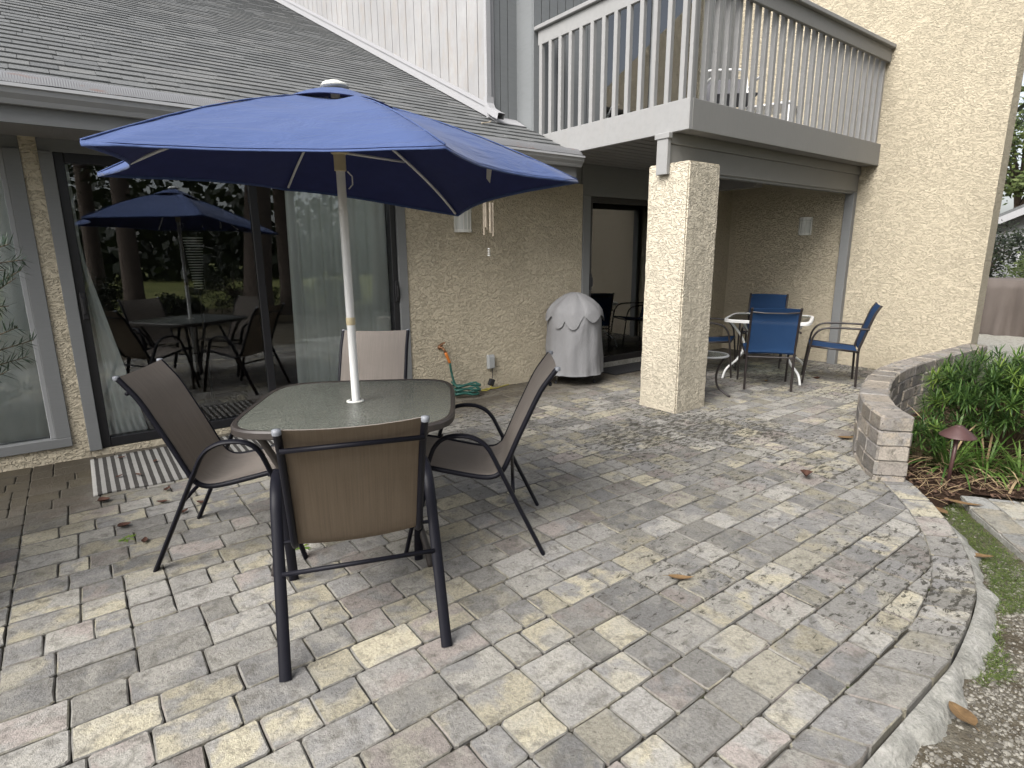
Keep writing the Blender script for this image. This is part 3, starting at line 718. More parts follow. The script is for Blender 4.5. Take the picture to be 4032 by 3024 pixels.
# ---- balcony
BX, BY = 4.16, 3.14
bal = hp(MB().box((BX+0.042, BY+0.042, 2.42), (7.74, 5.10, 2.61)), 'balcony', M['grey'])
def bp(mb, name, mat=None, **k): return hp(mb, name, mat or M['grey_rail'], bal, **k)
bp(MB().bbox((BX+0.0401, BY, 2.382), (7.735, BY+0.04, 2.623), 0.004), 'rim_board', M['grey_front'])
bp(MB().bbox((BX, BY+0.002, 2.383), (BX+0.04, 5.085, 2.622), 0.004), 'rim_board', M['grey_rail'])
bp(MB().bbox((BX+0.0401, BY, 3.482), (7.735, BY+0.035, 3.622), 0.004), 'rail_board', M['grey_front'])
bp(MB().bbox((BX, BY+0.002, 3.483), (BX+0.035, 5.06, 3.621), 0.004), 'rail_board')
bp(MB().bbox((BX-0.035, BY-0.035, 3.6225), (7.738, BY+0.105, 3.662), 0.005), 'rail_cap')
bp(MB().bbox((BX-0.035, BY+0.1052, 3.6228), (BX+0.105, 5.085, 3.6615), 0.005), 'rail_cap')
bmesh_post = MB().bbox((-0.022, -0.022, 2.60), (0.022, 0.022, 3.60), 0.003).mesh('baluster')
def baluster(x, y):
    o = link('baluster', bmesh_post, M['grey_rail'], bal); o.location = (x-HL.x, y-HL.y, -HL.z); o.rotation_euler = (0, 0, random.uniform(-0.03, 0.03))
nb = 13
for i in range(nb): baluster(BX+0.022, BY+0.10+(5.02-BY-0.10)*i/(nb-1))
nb = 25
for i in range(nb): baluster(BX+0.10+(7.69-BX-0.10)*i/(nb-1), BY+0.058 if False else BY+0.0605)
bp(MB().bbox((BX+0.004, BY+0.004, 2.60), (BX+0.038, BY+0.0395, 3.60), 0.003), 'corner_post')
# boards under the balcony
yy = BY+0.05
while yy < 4.98:
    hp(MB().box((BX+0.06, yy, 2.392), (7.735, yy+0.110, 2.4195)), 'ceiling_board', M['ceiling'], bal); yy += 0.13
# beam and bracket
hp(MB().bbox((4.128, 3.335, 2.105), (7.735, 3.43, 2.30), 0.004), 'beam', M['grey_front'])
hp(MB().bbox((4.16, 3.322, 2.3005), (7.735, 3.44, 2.391), 0.004), 'beam', M['grey_front'])
hp(MB().box((4.62, 3.35, 2.085), (7.70, 3.42, 2.1045)), 'beam_trim', M['grey'])
hp(MB().bbox((4.118, 3.31, 2.052), (4.1605, 3.425, 2.36), 0.004), 'bracket', M['grey_rail'])
hp(MB().bbox((4.108, 3.295, 2.335), (4.159, 3.445, 2.381), 0.004), 'bracket', M['grey_rail'])
hp(MB().bbox((7.66, 3.335, -0.02), (7.738, 3.44, 2.10), 0.004), 'post', M['grey'])
hp(MB().box((6.95, 4.2, 2.2), (7.1, 5.02, 2.39)), 'cross_beam', M['ceiling'])

# ---- doors and windows
def sliding_door(name, x0, x1, z0, z1, y, mid, n_handle, glass=M['glass'], fr=0.055, depth=0.09):
    d = hp(MB(), name, M['black_alu'])
    d.data = MB().box((x0-HL.x, y+depth-HL.y, z0), (x1-HL.x, y+depth+0.02-HL.y, z0+0.03)).mesh(name); d.data.materials.append(M['black_alu'])
    q = lambda a, b, nm='frame', mt=M['black_alu']: hp(MB().bbox(a, b, 0.003), nm, mt, d)
    q((x0, y, z0), (x0+fr, y+depth, z1)); q((x1-fr, y, z0), (x1, y+depth, z1))
    q((x0+fr+0.001, y+0.002, z1-fr*1.15), (x1-fr-0.001, y+depth, z1)); q((x0+fr+0.001, y+0.002, z0), (x1-fr-0.001, y+depth, z0+fr*1.25))
    q((mid-0.03, y+0.012, z0+0.05), (mid+0.03, y+0.066, z1-0.05), 'stile')
    for a, b, yo in ((x0+fr-0.005, mid-0.025, 0.03), (mid+0.025, x1-fr+0.005, 0.05)):
        hp(MB().box((a, y+yo, z0+0.04), (b, y+yo+0.006, z1-0.04)), 'pane', glass, d)
    for hx in n_handle:
        hp(MB().bbox((hx-0.017, y-0.028, 0.98), (hx+0.017, y+0.004, 1.17), 0.005).bbox((hx-0.01, y-0.05, 1.02), (hx+0.01, y-0.0275, 1.13), 0.004), 'handle', M['black_alu'], d)
    return d
sliding_door('sliding_door', 0.02, 2.455, 0.04, 2.083, WY+0.012, 1.245, (0.052, 2.425))
sliding_door('sliding_door', 4.915, 6.75, 0.06, 2.048, WY+0.012, 6.15, (4.945,))
hp(MB().bbox((-0.0555, WY-0.012, 0.036), (0.0195, WY+0.12, 2.083), 0.003), 'door_casing', M['grey'])
hp(MB().bbox((2.4555, WY-0.012, 0.036), (2.5445, WY+0.12, 2.083), 0.003), 'door_casing', M['grey'])
hp(MB().bbox((4.80, WY-0.014, 0.02), (4.9145, WY+0.12, 2.051), 0.003), 'door_casing', M['grey'])
hp(MB().bbox((6.7505, WY-0.012, 0.02), (6.8195, WY+0.12, 2.051), 0.003), 'door_casing', M['grey'])
hp(MB().box((4.80, WY+0.005, -0.05), (6.82, WY+0.16, 0.058)), 'door_sill', M['concrete'])
# left window
win = hp(MB().bbox((-3.2, WY-0.016, 0.0985), (-0.1455, WY+0.10, 0.165), 0.003), 'window', M['grey'])
hp(MB().bbox((-0.232, WY-0.014, 0.1655), (-0.1455, WY+0.11, 2.083), 0.003), 'window_frame', M['grey'], win)
hp(MB().bbox((-0.262, WY+0.012, 0.1655), (-0.2325, WY+0.09, 2.083), 0.003), 'window_frame', M['gutter'], win)
hp(MB().box((-3.2, WY+0.05, 0.16), (-0.26, WY+0.056, 2.083)), 'pane', M['glass'], win)
# upper balcony door
ud = hp(MB().box((5.03, 5.10, 2.64), (5.08, 5.16, 4.75)), 'balcony_door', M['grey'])
hp(MB().box((6.95, 5.10, 2.64), (7.0, 5.16, 4.75)), 'frame', M['grey'], ud); hp(MB().box((5.081, 5.102, 2.64), (6.949, 5.158, 2.70)), 'frame', M['grey'], ud)
hp(MB().box((5.95, 5.085, 2.701), (6.02, 5.15, 4.75)), 'stile', M['grey'], ud)
hp(MB().box((5.081, 5.104, 2.701), (5.949, 5.110, 4.75)), 'pane', M['glass_up'], ud); hp(MB().box((6.021, 5.098, 2.701), (6.949, 5.104, 4.75)), 'pane', M['glass_up'], ud)
# inside of the rooms
room = hp(MB(), 'room', M['dark_room'])
def inner_box(a, b):
    x0, y0, z0 = a; x1, y1, z1 = b
    return MB().add([(x0,y0,z0),(x1,y0,z0),(x1,y1,z0),(x0,y1,z0),(x0,y0,z1),(x1,y0,z1),(x1,y1,z1),(x0,y1,z1)], [(4,7,6,5),(1,5,6,2),(2,6,7,3),(3,7,4,0)])
mb = inner_box((-3.2, 5.19, 0.0), (4.4, 8.6, 2.405)); mb.add([(4.45, 5.19, 0), (7.73, 5.19, 0), (7.73, 7.1, 0), (4.45, 7.1, 0), (4.45, 5.19, 2.405), (7.73, 5.19, 2.405), (7.73, 7.1, 2.405), (4.45, 7.1, 2.405)], [(4, 7, 6, 5), (1, 5, 6, 2), (3, 7, 4, 0)]); mb.v = [(v[0]-HL.x, v[1]-HL.y, v[2]) for v in mb.v]; room.data = mb.mesh('room'); room.data.materials.append(M['dark_room'])  # right-hand room's open back is added, letting daylight onto its curtain
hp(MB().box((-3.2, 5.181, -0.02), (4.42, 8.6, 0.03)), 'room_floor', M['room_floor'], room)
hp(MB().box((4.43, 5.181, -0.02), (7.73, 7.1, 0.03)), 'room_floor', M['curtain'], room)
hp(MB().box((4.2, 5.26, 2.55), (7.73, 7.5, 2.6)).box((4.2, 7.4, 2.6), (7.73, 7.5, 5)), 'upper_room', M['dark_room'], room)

# ------------------------------------------------------------ curtains
def curtain(name, label, y, prof, z0, z1, folds=9, amp=0.03, group=None, mat=None):
    """prof(v)->(xa,xb) at height fraction v"""
    vs = []; fs = []; NX, NZ = folds*6, 14
    for j in range(NZ+1):
        v = j/NZ; xa, xb = prof(v)
        for i in range(NX+1):
            t = i/NX; ph = 2*PI*folds*t + 0.8*math.sin(5*t)
            vs.append((xa+(xb-xa)*t + 0.006*math.sin(ph*0.5), y+amp*(0.55+0.45*math.sin(3.1*t+1))*math.sin(ph)+0.01*noise.noise((t*9, v*2, y)), z0+(z1-z0)*v))
    for j in range(NZ):
        for i in range(NX): a = j*(NX+1)+i; fs.append((a, a+1, a+NX+2, a+NX+1))
    o = MB().add(vs, fs).build(name, mat or M['curtain'], smooth=True)
    return tag(o, label, 'curtain', group)
curtain('curtain', 'pale curtain filling the window at the left edge', WY+0.118, lambda v: (-3.1, -0.20), 0.12, 2.15, 26)
curtain('curtain', 'white drape pulled aside behind the left edge of the wide sliding door', WY+0.118, lambda v: (0.07, 0.33-0.24*min(1, v*1.5)), 0.06, 2.1, 3, 0.02)
curtain('curtain', 'sheer curtain behind the right half of the wide sliding door', WY+0.118, lambda v: (1.48+0.04*v, 2.40), 0.06, 2.1, 9, 0.035)
curtain('curtain', 'pale curtain filling the sliding door behind the covered grill', WY+0.12, lambda v: (4.93, 6.75), 0.10, 2.02, 15, 0.03, None, M['sheer'])
curtain('curtain', 'sheer curtain behind the glass door on the balcony', 5.24, lambda v: (5.62, 6.9), 2.68, 4.7, 9, 0.03)

# ------------------------------------------------------------ sling chairs around the dining table
def strip_uv(path_l, path_r, mat, name, parent, th=0.003, nx=6, sag=0.0, back=None):
    """cloth stretched between two rails, with a uv map (u across, v along), given a little thickness"""
    n = len(path_l); vs = []; fs = []; uvs = []
    for side in (0, 1):
        for i in range(n):
            a, b = Vector(path_l[i]), Vector(path_r[i])
            t = (Vector(path_l[min(i+1, n-1)])-Vector(path_l[max(i-1, 0)])).normalized(); nr_ = (b-a).normalized().cross(t)
            for k in range(nx+1):
                u_ = k/nx; p = a+(b-a)*u_ - nr_*(sag*4*u_*(1-u_)) + nr_*(th*(side-0.5)); vs.append(p); uvs.append((u_, i/(n-1)))
    st = (nx+1); off = n*st
    for i in range(n-1):
        for k in range(nx):
            a = i*st+k; fs.append((a, a+1, a+st+1, a+st)); fs.append((off+a, off+a+st, off+a+st+1, off+a+1))
    for i in range(n-1):
        a = i*st; fs.append((a, a+st, off+a+st, off+a)); a = i*st+nx; fs.append((a, off+a, off+a+st, a+st))
    for k in range(nx):
        fs.append((k, off+k, off+k+1, k+1)); a = (n-1)*st+k; fs.append((a, a+1, off+a+1, off+a))
    o = MB().add(vs, fs).build(name, mat, parent, smooth=True, autos=50)
    if back:
        o.data.materials.append(back)
        for i, p in enumerate(o.data.polygons):
            if i < 2*(n-1)*nx and i % 2 == 0: p.material_index = 1
    uv = o.data.uv_layers.new(name='UVMap')
    for l in o.data.loops: uv.data[l.index].uv = uvs[l.vertex_index]
    return o
RAIL = [(-0.405, 0.895), (-0.375, 0.855), (-0.330, 0.79), (-0.275, 0.675), (-0.222, 0.56), (-0.168, 0.435), (-0.142, 0.395), (-0.10, 0.373), (-0.03, 0.376), (0.10, 0.402), (0.22, 0.428), (0.30, 0.436), (0.335, 0.425)]
LEG = [(-0.343, 0.0), (-0.286, 0.12), (-0.228, 0.242), (-0.15, 0.408), (-0.105, 0.503), (-0.085, 0.537), (-0.055, 0.568), (-0.01, 0.590), (0.035, 0.597), (0.085, 0.594), (0.125, 0.580), (0.156, 0.550), (0.178, 0.505), (0.222, 0.37), (0.27, 0.19), (0.318, 0.0)]
def sling_chair(loc, face, label):
    rz = math.atan2(face[1], face[0])-PI/2
    t = empty('sling_chair', (loc[0], loc[1], 0), rz, label, 'chair', 'brown sling chairs around the dining table')
    rail = bez([(0, y, z) for y, z in RAIL], 3); leg = bez([(0, y, z) for y, z in LEG], 3)
    for s in (-1, 1):
        MB().tube([(s*0.223, p.y, p.z) for p in rail], 0.0125, 8).build('side_rail', M['black_metal'], t, smooth=True, autos=60)
        lf = MB().tube([(s*0.278, p.y, p.z) for p in leg], 0.0105, 10, flat=(1.95, 1.0)).build('arm_and_legs', M['black_metal'], t, smooth=True, autos=60)
        MB().lathe([(0.001, 0.905), (0.0135, 0.903), (0.0145, 0.893), (0.0135, 0.886)], 10, (s*0.223, -0.407)).build('end_plug', M['plug'], t, smooth=True)
        for y in (-0.145, 0.19):
            MB().tube([(s*0.223, y, 0.41 if y < 0 else 0.425), (s*0.275, y, 0.41 if y < 0 else 0.425)], 0.007, 6).build('bolt', M['black_metal'], t)
    L = [p for p in rail]
    strip_uv([(-0.217, p.y+0.006, p.z+0.004) for p in L], [(0.217, p.y+0.006, p.z+0.004) for p in L], M['sling'], 'sling', t, sag=0.014, back=M['sling_back'])
    MB().tube([(-0.223, -0.375, 0.823), (0.223, -0.375, 0.823)], 0.009, 8).build('cross_bar', M['black_metal'], t, smooth=True)
    MB().tube([(-0.27, -0.20, 0.315), (0.27, -0.20, 0.315)], 0.009, 8).build('cross_bar', M['black_metal'], t, smooth=True)
    MB().tube([(-0.223, 0.29, 0.42), (0.223, 0.29, 0.42)], 0.009, 8).build('cross_bar', M['black_metal'], t, smooth=True)
    return t
sling_chair((0.772, 2.055), (0.327, 0.945), 'brown sling chair nearest the camera, seen from behind')
sling_chair((0.564, 3.0), (0.886, -0.463), 'brown sling chair left of the glass table, beside the striped mat')
sling_chair((1.527, 2.369), (-0.803, 0.595), 'brown sling chair right of the glass table, seen side on')
sling_chair((1.397, 3.44), (-0.61, -0.79), 'brown sling chair behind the glass table, only its back showing')

# ------------------------------------------------------------ dining table
TX, TY, TZ = 1.033, 2.654, 0.71
tb = empty('dining_table', (TX, TY, 0), math.atan2(0.857, 0.514), 'rounded square patio table with pebbled glass top and brown frame', 'table')
def rsq(h, e=5.0, n=72, bow=0.0):
    out = []
    for i in range(n):
        a = 2*PI*i/n; c_, s_ = math.cos(a), math.sin(a); r = h/((abs(c_)**e+abs(s_)**e)**(1/e)); out.append((r*c_, r*s_))
    return out
o1, o2 = rsq(0.478), rsq(0.463); n = len(o1)
MB().prism(o2, TZ-0.008, TZ-0.001).build('glass_top', M['table_glass'], tb)
vs = []
for ring, z in ((o2, TZ+0.002), (o1, TZ+0.004), (rsq(0.485), TZ-0.004), (rsq(0.485), TZ-0.028), (o1, TZ-0.033), (o2, TZ-0.031)): vs += [(x, y, z) for x, y in ring]
fs = [(k*n+i, k*n+(i+1) % n, ((k+1) % 6)*n+(i+1) % n, ((k+1) % 6)*n+i) for k in range(6) for i in range(n)]
MB().add(vs, fs).build('rim', M['brown_metal'], tb, smooth=True, autos=35)
for sx, sy in ((1, 1), (1, -1), (-1, 1), (-1, -1)):
    k = 0.70
    MB().tube(bez([(sx*0.36, sy*0.36, TZ-0.04), (sx*0.33, sy*0.33, 0.60), (sx*0.28, sy*0.28, 0.42), (sx*0.29, sy*0.29, 0.25), (sx*0.33, sy*0.33, 0.10), (sx*0.35, sy*0.35, 0.0)], 4), 0.016, 8).build('leg', M['brown_metal'], tb, smooth=True)
MB().tube([(0.285*math.cos(a), 0.285*math.sin(a), 0.35) for a in [2*PI*i/24 for i in range(24)]], 0.009, 6, closed=True).build('leg_ring', M['brown_metal'], tb, smooth=True)
MB().lathe([(0.028, TZ+0.008), (0.042, TZ+0.006), (0.043, TZ+0.001), (0.028, TZ+0.0005)], 20).build('umbrella_ring', M['white_plastic'], tb, smooth=True)

# ------------------------------------------------------------ umbrella
UX, UY = 1.036, 2.652
um = empty('patio_umbrella', (UX, UY, 0), 0, 'blue six-sided patio umbrella standing through the glass table', 'umbrella')
TIPS = [(0.08, 2.191, 1.739), (0.161, 3.248, 1.767), (1.106, 3.701, 1.799), (1.958, 3.148, 1.65), (1.829, 1.95, 1.72), (0.953, 1.597, 1.729)]
TIPS = [Vector((x-UX, y-UY, z)) for x, y, z in TIPS]
APEX = Vector((0.004, 0.0, 2.095))
def rib_pt(k, s, lift=0.0):
    T = TIPS[k % 6]; p = APEX.lerp(T, s); b = 0.035*math.sin(PI*min(1, s))*(1 if k != 3 else 0.4)
    return p + Vector((0, 0, b+lift))
def canopy(s0, s1, NS, NT_, lift=0.0, sag=0.13, scal=0.0, wr=1.0):
    vs = []; fs = []; idx = {}
    for k in range(6):
        for i in range(NS+1):
            s = s0+(s1-s0)*i/NS
            for j in range(NT_):
                t = j/NT_; p = rib_pt(k, s, lift).lerp(rib_pt(k+1, s, lift), t); e = 4*t*(1-t)
                f = 1-sag*e*(s/s1)**3; p = Vector((p.x*f, p.y*f, p.z + (0.012*e*s if s < 0.9*s1 else 0.004*e) - 0.022*e*math.sin(PI*s/s1)))
                p.z += wr*(0.009*noise.noise((p.x*5, p.y*5, k*3))+0.004*noise.noise((p.x*13, p.y*13, k)))*min(1, (s1-s)*8+0.2) + scal*e*(i == NS)
                idx[(k, i, j)] = len(vs); vs.append(p)
    for k in range(6):
        for i in range(NS):
            for j in range(NT_):
                kk, jj = (k, j+1) if j+1 < NT_ else ((k+1) % 6, 0)
                fs.append((idx[k, i, j], idx[k, i+1, j], idx[kk, i+1, jj], idx[kk, i, jj]))
    return vs, fs
vs, fs = canopy(0.16, 1.0, 20, 14)
cn = MB().add(vs, fs).build('canopy', M['canopy'], um, smooth=True)
vs2 = [v - Vector((0, 0, 0.004)) for v in vs]
MB().add(vs2, [f[::-1] for f in fs]).build('lining', M['canopy_under'], um, smooth=True)
vs = []; fs = []
for k in range(6):
    for i in range(7):
        for j in range(10):
            t = j/10; e = 4*t*(1-t); s_ = i/6; a = rib_pt(k, 0.24, 0.004).lerp(rib_pt(k+1, 0.24, 0.004), t); p = (APEX+Vector((0, 0, 0.028))).lerp(a, s_)
            p = Vector((p.x*(1-0.05*e*s_**2), p.y*(1-0.05*e*s_**2), p.z+0.014*e*s_**2+0.010*math.sin(PI*s_))); vs.append(p)
for k in range(6):
    for i in range(6):
        for j in range(10):
            kk, jj = (k, j+1) if j < 9 else ((k+1) % 6, 0); fs.append((k*70+i*10+j, k*70+(i+1)*10+j, kk*70+(i+1)*10+jj, kk*70+i*10+jj))
vt = MB().add(vs, fs).build('vent', M['canopy'], um, smooth=True)
MB().add([v - Vector((0, 0, 0.003)) for v in vs], [f[::-1] for f in fs]).build('vent_lining', M['canopy_under'], um, smooth=True)
MB().lathe([(0.001, 2.150), (0.025, 2.147), (0.05, 2.138), (0.062, 2.122), (0.02, 2.112)], 20).build('finial', M['white_plastic'], um, smooth=True)
MB().lathe([(0.001, 0.0), (0.0195, 0.0), (0.0195, 2.10), (0.001, 2.10)], 16).build('pole', M['white_metal'], um, smooth=True, autos=40)
MB().lathe([(0.0196, 1.085), (0.0215, 1.088), (0.0215, 1.118), (0.0196, 1.121)], 16).build('pole_joint', M['cream_plastic'], um, smooth=True)
MB().lathe([(0.0196, 1.775), (0.026, 1.778), (0.026, 1.845), (0.036, 1.85), (0.036, 1.868), (0.022, 1.87)], 16).build('runner', M['cream_plastic'], um, smooth=True, autos=40)
MB().lathe([(0.001, 0.0), (0.032, 0.0), (0.032, 0.02), (0.026, 0.03), (0.024, 0.05), (0.022, 0.10), (0.0198, 0.10)], 28).build('foot', M['brown_metal'], um, smooth=True, autos=40)
MB().tube([(0.024, -0.02, 1.775), (0.045, -0.02, 1.755), (0.045, -0.02, 1.72), (0.026, -0.02, 1.70)], 0.003, 6).build('pull_ring', M['white_metal'], um)
for k in range(6):
    if k == 3:
        lat = (TIPS[4]-TIPS[3]).normalized()
        pts = [rib_pt(k, s, -0.016) + (lat*0.085+Vector((0, 0, -0.03)))*max(0, math.sin(PI*(s-0.3)/0.67)) for s in (0.05, 0.2, 0.3, 0.4, 0.5, 0.6, 0.7, 0.8, 0.9, 0.965)]
    else: pts = [rib_pt(k, s, -0.016) for s in (0.05, 0.25, 0.5, 0.75, 0.955)]
    MB().tube(pts, 0.007, 6).build('rib', M['white_metal'], um, smooth=True)
    MB().tube([(0.03*math.cos(0), 0, 1.858) if False else (TIPS[k].normalized().x*0.033, TIPS[k].normalized().y*0.033, 1.858), rib_pt(k, 0.47, -0.02)], 0.0065, 6).build('strut', M['white_metal'], um, smooth=True)
for k in range(6):
    MB().tube([rib_pt(k, s_, 0.003) for s_ in (0.17, 0.3, 0.45, 0.6, 0.75, 0.9, 1.0)], 0.0035, 5).build('seam', M['canopy'], um, smooth=True)
NSr = 20; rim_i = [(k*(NSr+1)+NSr)*14+j for k in range(6) for j in range(14)]
MB().tube([cn.data.vertices[i].co - Vector((0, 0, 0.006)) for i in rim_i], 0.006, 6, closed=True, flat=(0.5, 1.6)).build('hem', M['canopy'], um, smooth=True)
st = rib_pt(4, 0.62, -0.03)
MB().add([st, st+Vector((0.022, -0.008, 0)), st+Vector((0.028, -0.004, -0.09)), st+Vector((0.02, 0.0, -0.15)), st+Vector((0.004, 0.004, -0.13)), st+Vector((0.006, 0.002, -0.06))], [(0, 1, 2, 5), (5, 2, 3, 4)]).build('tie_strap', M['white_plastic'], um)

# ------------------------------------------------------------ blue dining set under the balcony
def blue_chair(loc, face, label):
    rz = math.atan2(face[1], face[0])-PI/2
    t = empty('blue_chair', (loc[0], loc[1], 0), rz, label, 'chair', 'blue sling chairs under the balcony')
    back = bez([(0, -0.25, 0.0), (0, -0.245, 0.20), (0, -0.24, 0.38), (0, -0.262, 0.48), (0, -0.325, 0.70), (0, -0.355, 0.79), (0, -0.395, 0.865)], 4)
    arm = bez([(0, 0.26, 0.0), (0, 0.235, 0.25), (0, 0.215, 0.42), (0, 0.195, 0.52), (0, 0.14, 0.592), (0, 0.05, 0.618), (0, -0.10, 0.622), (0, -0.315, 0.618)], 4)
    for s in (-1, 1):
        MB().tube([(s*0.225, p.y, p.z) for p in back], 0.0125, 8).build('back_leg', M['brown_black'], t, smooth=True, autos=60)
        MB().tube([(s*0.25, p.y, p.z) for p in arm], 0.011, 8).build('arm_and_front_leg', M['brown_black'], t, smooth=True, autos=60)
        MB().tube([(s*0.24, 0.215, 0.415), (s*0.235, -0.245, 0.375)], 0.011, 8).build('seat_rail', M['brown_black'], t, smooth=True)
    MB().tube([(-0.25, 0.218, 0.405), (0.25, 0.218, 0.405)], 0.01, 8).build('cross_bar', M['brown_black'], t)
    MB().tube([(-0.225, -0.24, 0.35), (0.225, -0.24, 0.35)], 0.01, 8).build('cross_bar', M['brown_black'], t)
    MB().tube([(-0.225, -0.372, 0.825), (-0.1, -0.385, 0.815), (0.1, -0.385, 0.815), (0.225, -0.372, 0.825)], 0.008, 8).build('cross_bar', M['brown_black'], t)
    se = bez([(0, 0.225, 0.42), (0, 0.1, 0.405), (0, -0.12, 0.385), (0, -0.225, 0.378)], 3)
    strip_uv([(-0.23, p.y, p.z) for p in se], [(0.23, p.y, p.z) for p in se], M['blue_sling'], 'seat', t, sag=0.012)
    bk = bez([(0, -0.252, 0.40), (0, -0.262, 0.47), (0, -0.325, 0.70), (0, -0.355, 0.79), (0, -0.393, 0.86)], 4)
    strip_uv([(-0.217, p.y, p.z) for p in bk], [(0.217, p.y, p.z) for p in bk], M['blue_sling'], 'backrest', t, sag=0.014)
    return t
M['brown_black'] = simple('dark_bronze_tube', (0.022, 0.017, 0.016), 0.4, var=0.2)
blue_chair((5.84, 3.24), (0.80, 0.60), 'blue sling chair with its back to the camera at the white table')
blue_chair((6.60, 2.925), (-0.455, 0.89), 'blue sling chair side on, in front of the bright stucco wall')
blue_chair((7.0, 3.97), (-0.916, -0.4), 'blue sling chair at the back of the covered corner, behind the white table')
blue_chair((6.0, 4.02), (0.45, -0.89), 'blue sling chair mostly hidden behind the stucco pillar')
bt = empty('white_table', (6.35, 3.53, 0), math.atan2(0.4, 0.916), 'white framed glass table between the blue chairs', 'table')
BZ = 0.675; o1, o2 = rsq(0.44, 7), rsq(0.415, 7); n = len(o1)
MB().prism(o2, BZ-0.007, BZ-0.001).build('glass_top', M['clear_glass'], bt)
vs = []
for ring, z in ((o2, BZ+0.002), (o1, BZ+0.003), (rsq(0.447, 7), BZ-0.005), (rsq(0.447, 7), BZ-0.03), (o2, BZ-0.03)): vs += [(x, y, z) for x, y in ring]
MB().add(vs, [(k*n+i, k*n+(i+1) % n, ((k+1) % 5)*n+(i+1) % n, ((k+1) % 5)*n+i) for k in range(5) for i in range(n)]).build('rim', M['white_metal'], bt, smooth=True, autos=35)
for sx, sy in ((1, 1), (1, -1), (-1, 1), (-1, -1)):
    MB().tube(bez([(sx*0.37, sy*0.37, BZ-0.02), (sx*0.25, sy*0.27, 0.5), (sx*0.20, sy*0.22, 0.36), (sx*0.27, sy*0.27, 0.22), (sx*0.38, sy*0.37, 0.11), (sx*0.415, sy*0.40, 0.0)], 5), 0.013, 8).build('leg', M['white_metal'], bt, smooth=True)
MB().tube([(0.21*math.cos(2*PI*i/24), 0.21*math.sin(2*PI*i/24), 0.38) for i in range(24)], 0.008, 6, closed=True).build('leg_ring', M['white_metal'], bt, smooth=True)
# small side table behind the pillar
sdt = empty('side_table', (5.02, 3.40, 0), 0, 'small round glass side table half hidden behind the stucco pillar', 'side table')
MB().lathe([(0.001, 0.405), (0.185, 0.405), (0.185, 0.413), (0.001, 0.413)], 32).build('glass_top', M['table_glass'], sdt, smooth=True, autos=40)
MB().tube([(0.19*math.cos(2*PI*i/32), 0.19*math.sin(2*PI*i/32), 0.405) for i in range(32)], 0.012, 6, closed=True).build('rim', M['gutter'], sdt, smooth=True)
for i in range(3):
    a = -1.35+i*2*PI/3
    MB().tube(bez([(0.17*math.cos(a), 0.17*math.sin(a), 0.40), (0.10*math.cos(a), 0.10*math.sin(a), 0.24), (0.12*math.cos(a), 0.12*math.sin(a), 0.09), (0.25*math.cos(a), 0.25*math.sin(a), 0.008)], 5), 0.011, 6).build('leg', M['brown_black'], sdt, smooth=True)

# ------------------------------------------------------------ covered kettle grill
gr = empty('covered_grill', (4.385, 4.69, 0), 0.3, 'kettle grill under a silver grey cover by the sliding door', 'grill')
def wob(a, z):
    k = max(0, 1-z/0.85)
    return 1+0.022*math.sin(7*a+2*math.sin(z*5))*(0.3+k)+0.018*math.sin(11*a+z*3)*k+0.045*noise.noise((3*math.cos(a), 3*math.sin(a), z*4))+0.02*noise.noise((9*math.cos(a), 9*math.sin(a), z*9))
MB().lathe([(0.322, 0.115), (0.318, 0.13), (0.316, 0.2), (0.314, 0.3), (0.311, 0.4), (0.307, 0.5), (0.304, 0.6), (0.302, 0.68), (0.297, 0.76)], 120, wob=wob).build('cover_skirt', M['cover'], gr, smooth=True)
def wob2(a, z): return 1+0.022*abs(math.sin(4.5*a+0.4))*(1 if z < 0.97 else 0.3)+0.012*math.sin(11*a)
prof = [(0.001, 0.995), (0.05, 0.992), (0.12, 0.967), (0.20, 0.915), (0.26, 0.862), (0.297, 0.81), (0.306, 0.775)]
n = 96; vs = []; fs = []
for i, (r, z) in enumerate(prof + [(0.312, 0.72)]):
    for k in range(n):
        a = 2*PI*k/n; fl = abs(math.sin(4.5*a+0.4+0.5*math.sin(2*a)))**(0.8+0.5*math.sin(3*a+1)); rr = r*(wob2(a, z)+0.03*noise.noise((4*math.cos(a), 4*math.sin(a), z*5))); zz = z-0.012*(1-fl)*(r > 0.1)
        if i == len(prof): zz = 0.775-0.012-(0.10+0.05*math.sin(2.3*a))*fl**1.4; rr = 0.311+0.018*fl
        vs.append((rr*math.cos(a), rr*math.sin(a), zz))
for i in range(len(prof)):
    for k in range(n): fs.append((i*n+k, i*n+(k+1) % n, (i+1)*n+(k+1) % n, (i+1)*n+k))
MB().add(vs, fs).build('cover_top', M['cover'], gr, smooth=True)
for a in (-1.35, 0.75, 2.75):
    lg = MB().tube([(0.16*math.cos(a), 0.16*math.sin(a), 0.4), (0.24*math.cos(a), 0.24*math.sin(a), 0.012)], 0.011, 8).build('leg', M['alu'], gr, smooth=True)
    MB().lathe([(0.001, 0.0), (0.014, 0.0), (0.014, 0.03), (0.001, 0.03)], 10, (0.2415*math.cos(a), 0.2415*math.sin(a))).build('rubber_foot', M['black_rubber'], lg)
for dx in (-0.33,):
    wp = Vector((dx, 0.03, 0.075)); ring = [wp+Vector((0.02*0, 0.062*math.cos(2*PI*i/20), 0.062*math.sin(2*PI*i/20))) for i in range(20)]
    whl = MB().tube(ring, 0.014, 8, closed=True).build('wheel', M['black_rubber'], gr, smooth=True)
    MB().tube([wp+Vector((0, 0.046*math.cos(2*PI*i/20), 0.046*math.sin(2*PI*i/20))) for i in range(20)], 0.009, 6, closed=True).build('rim', M['white_plastic'], whl, smooth=True)
    whl.rotation_euler = (0, 0, -0.5)

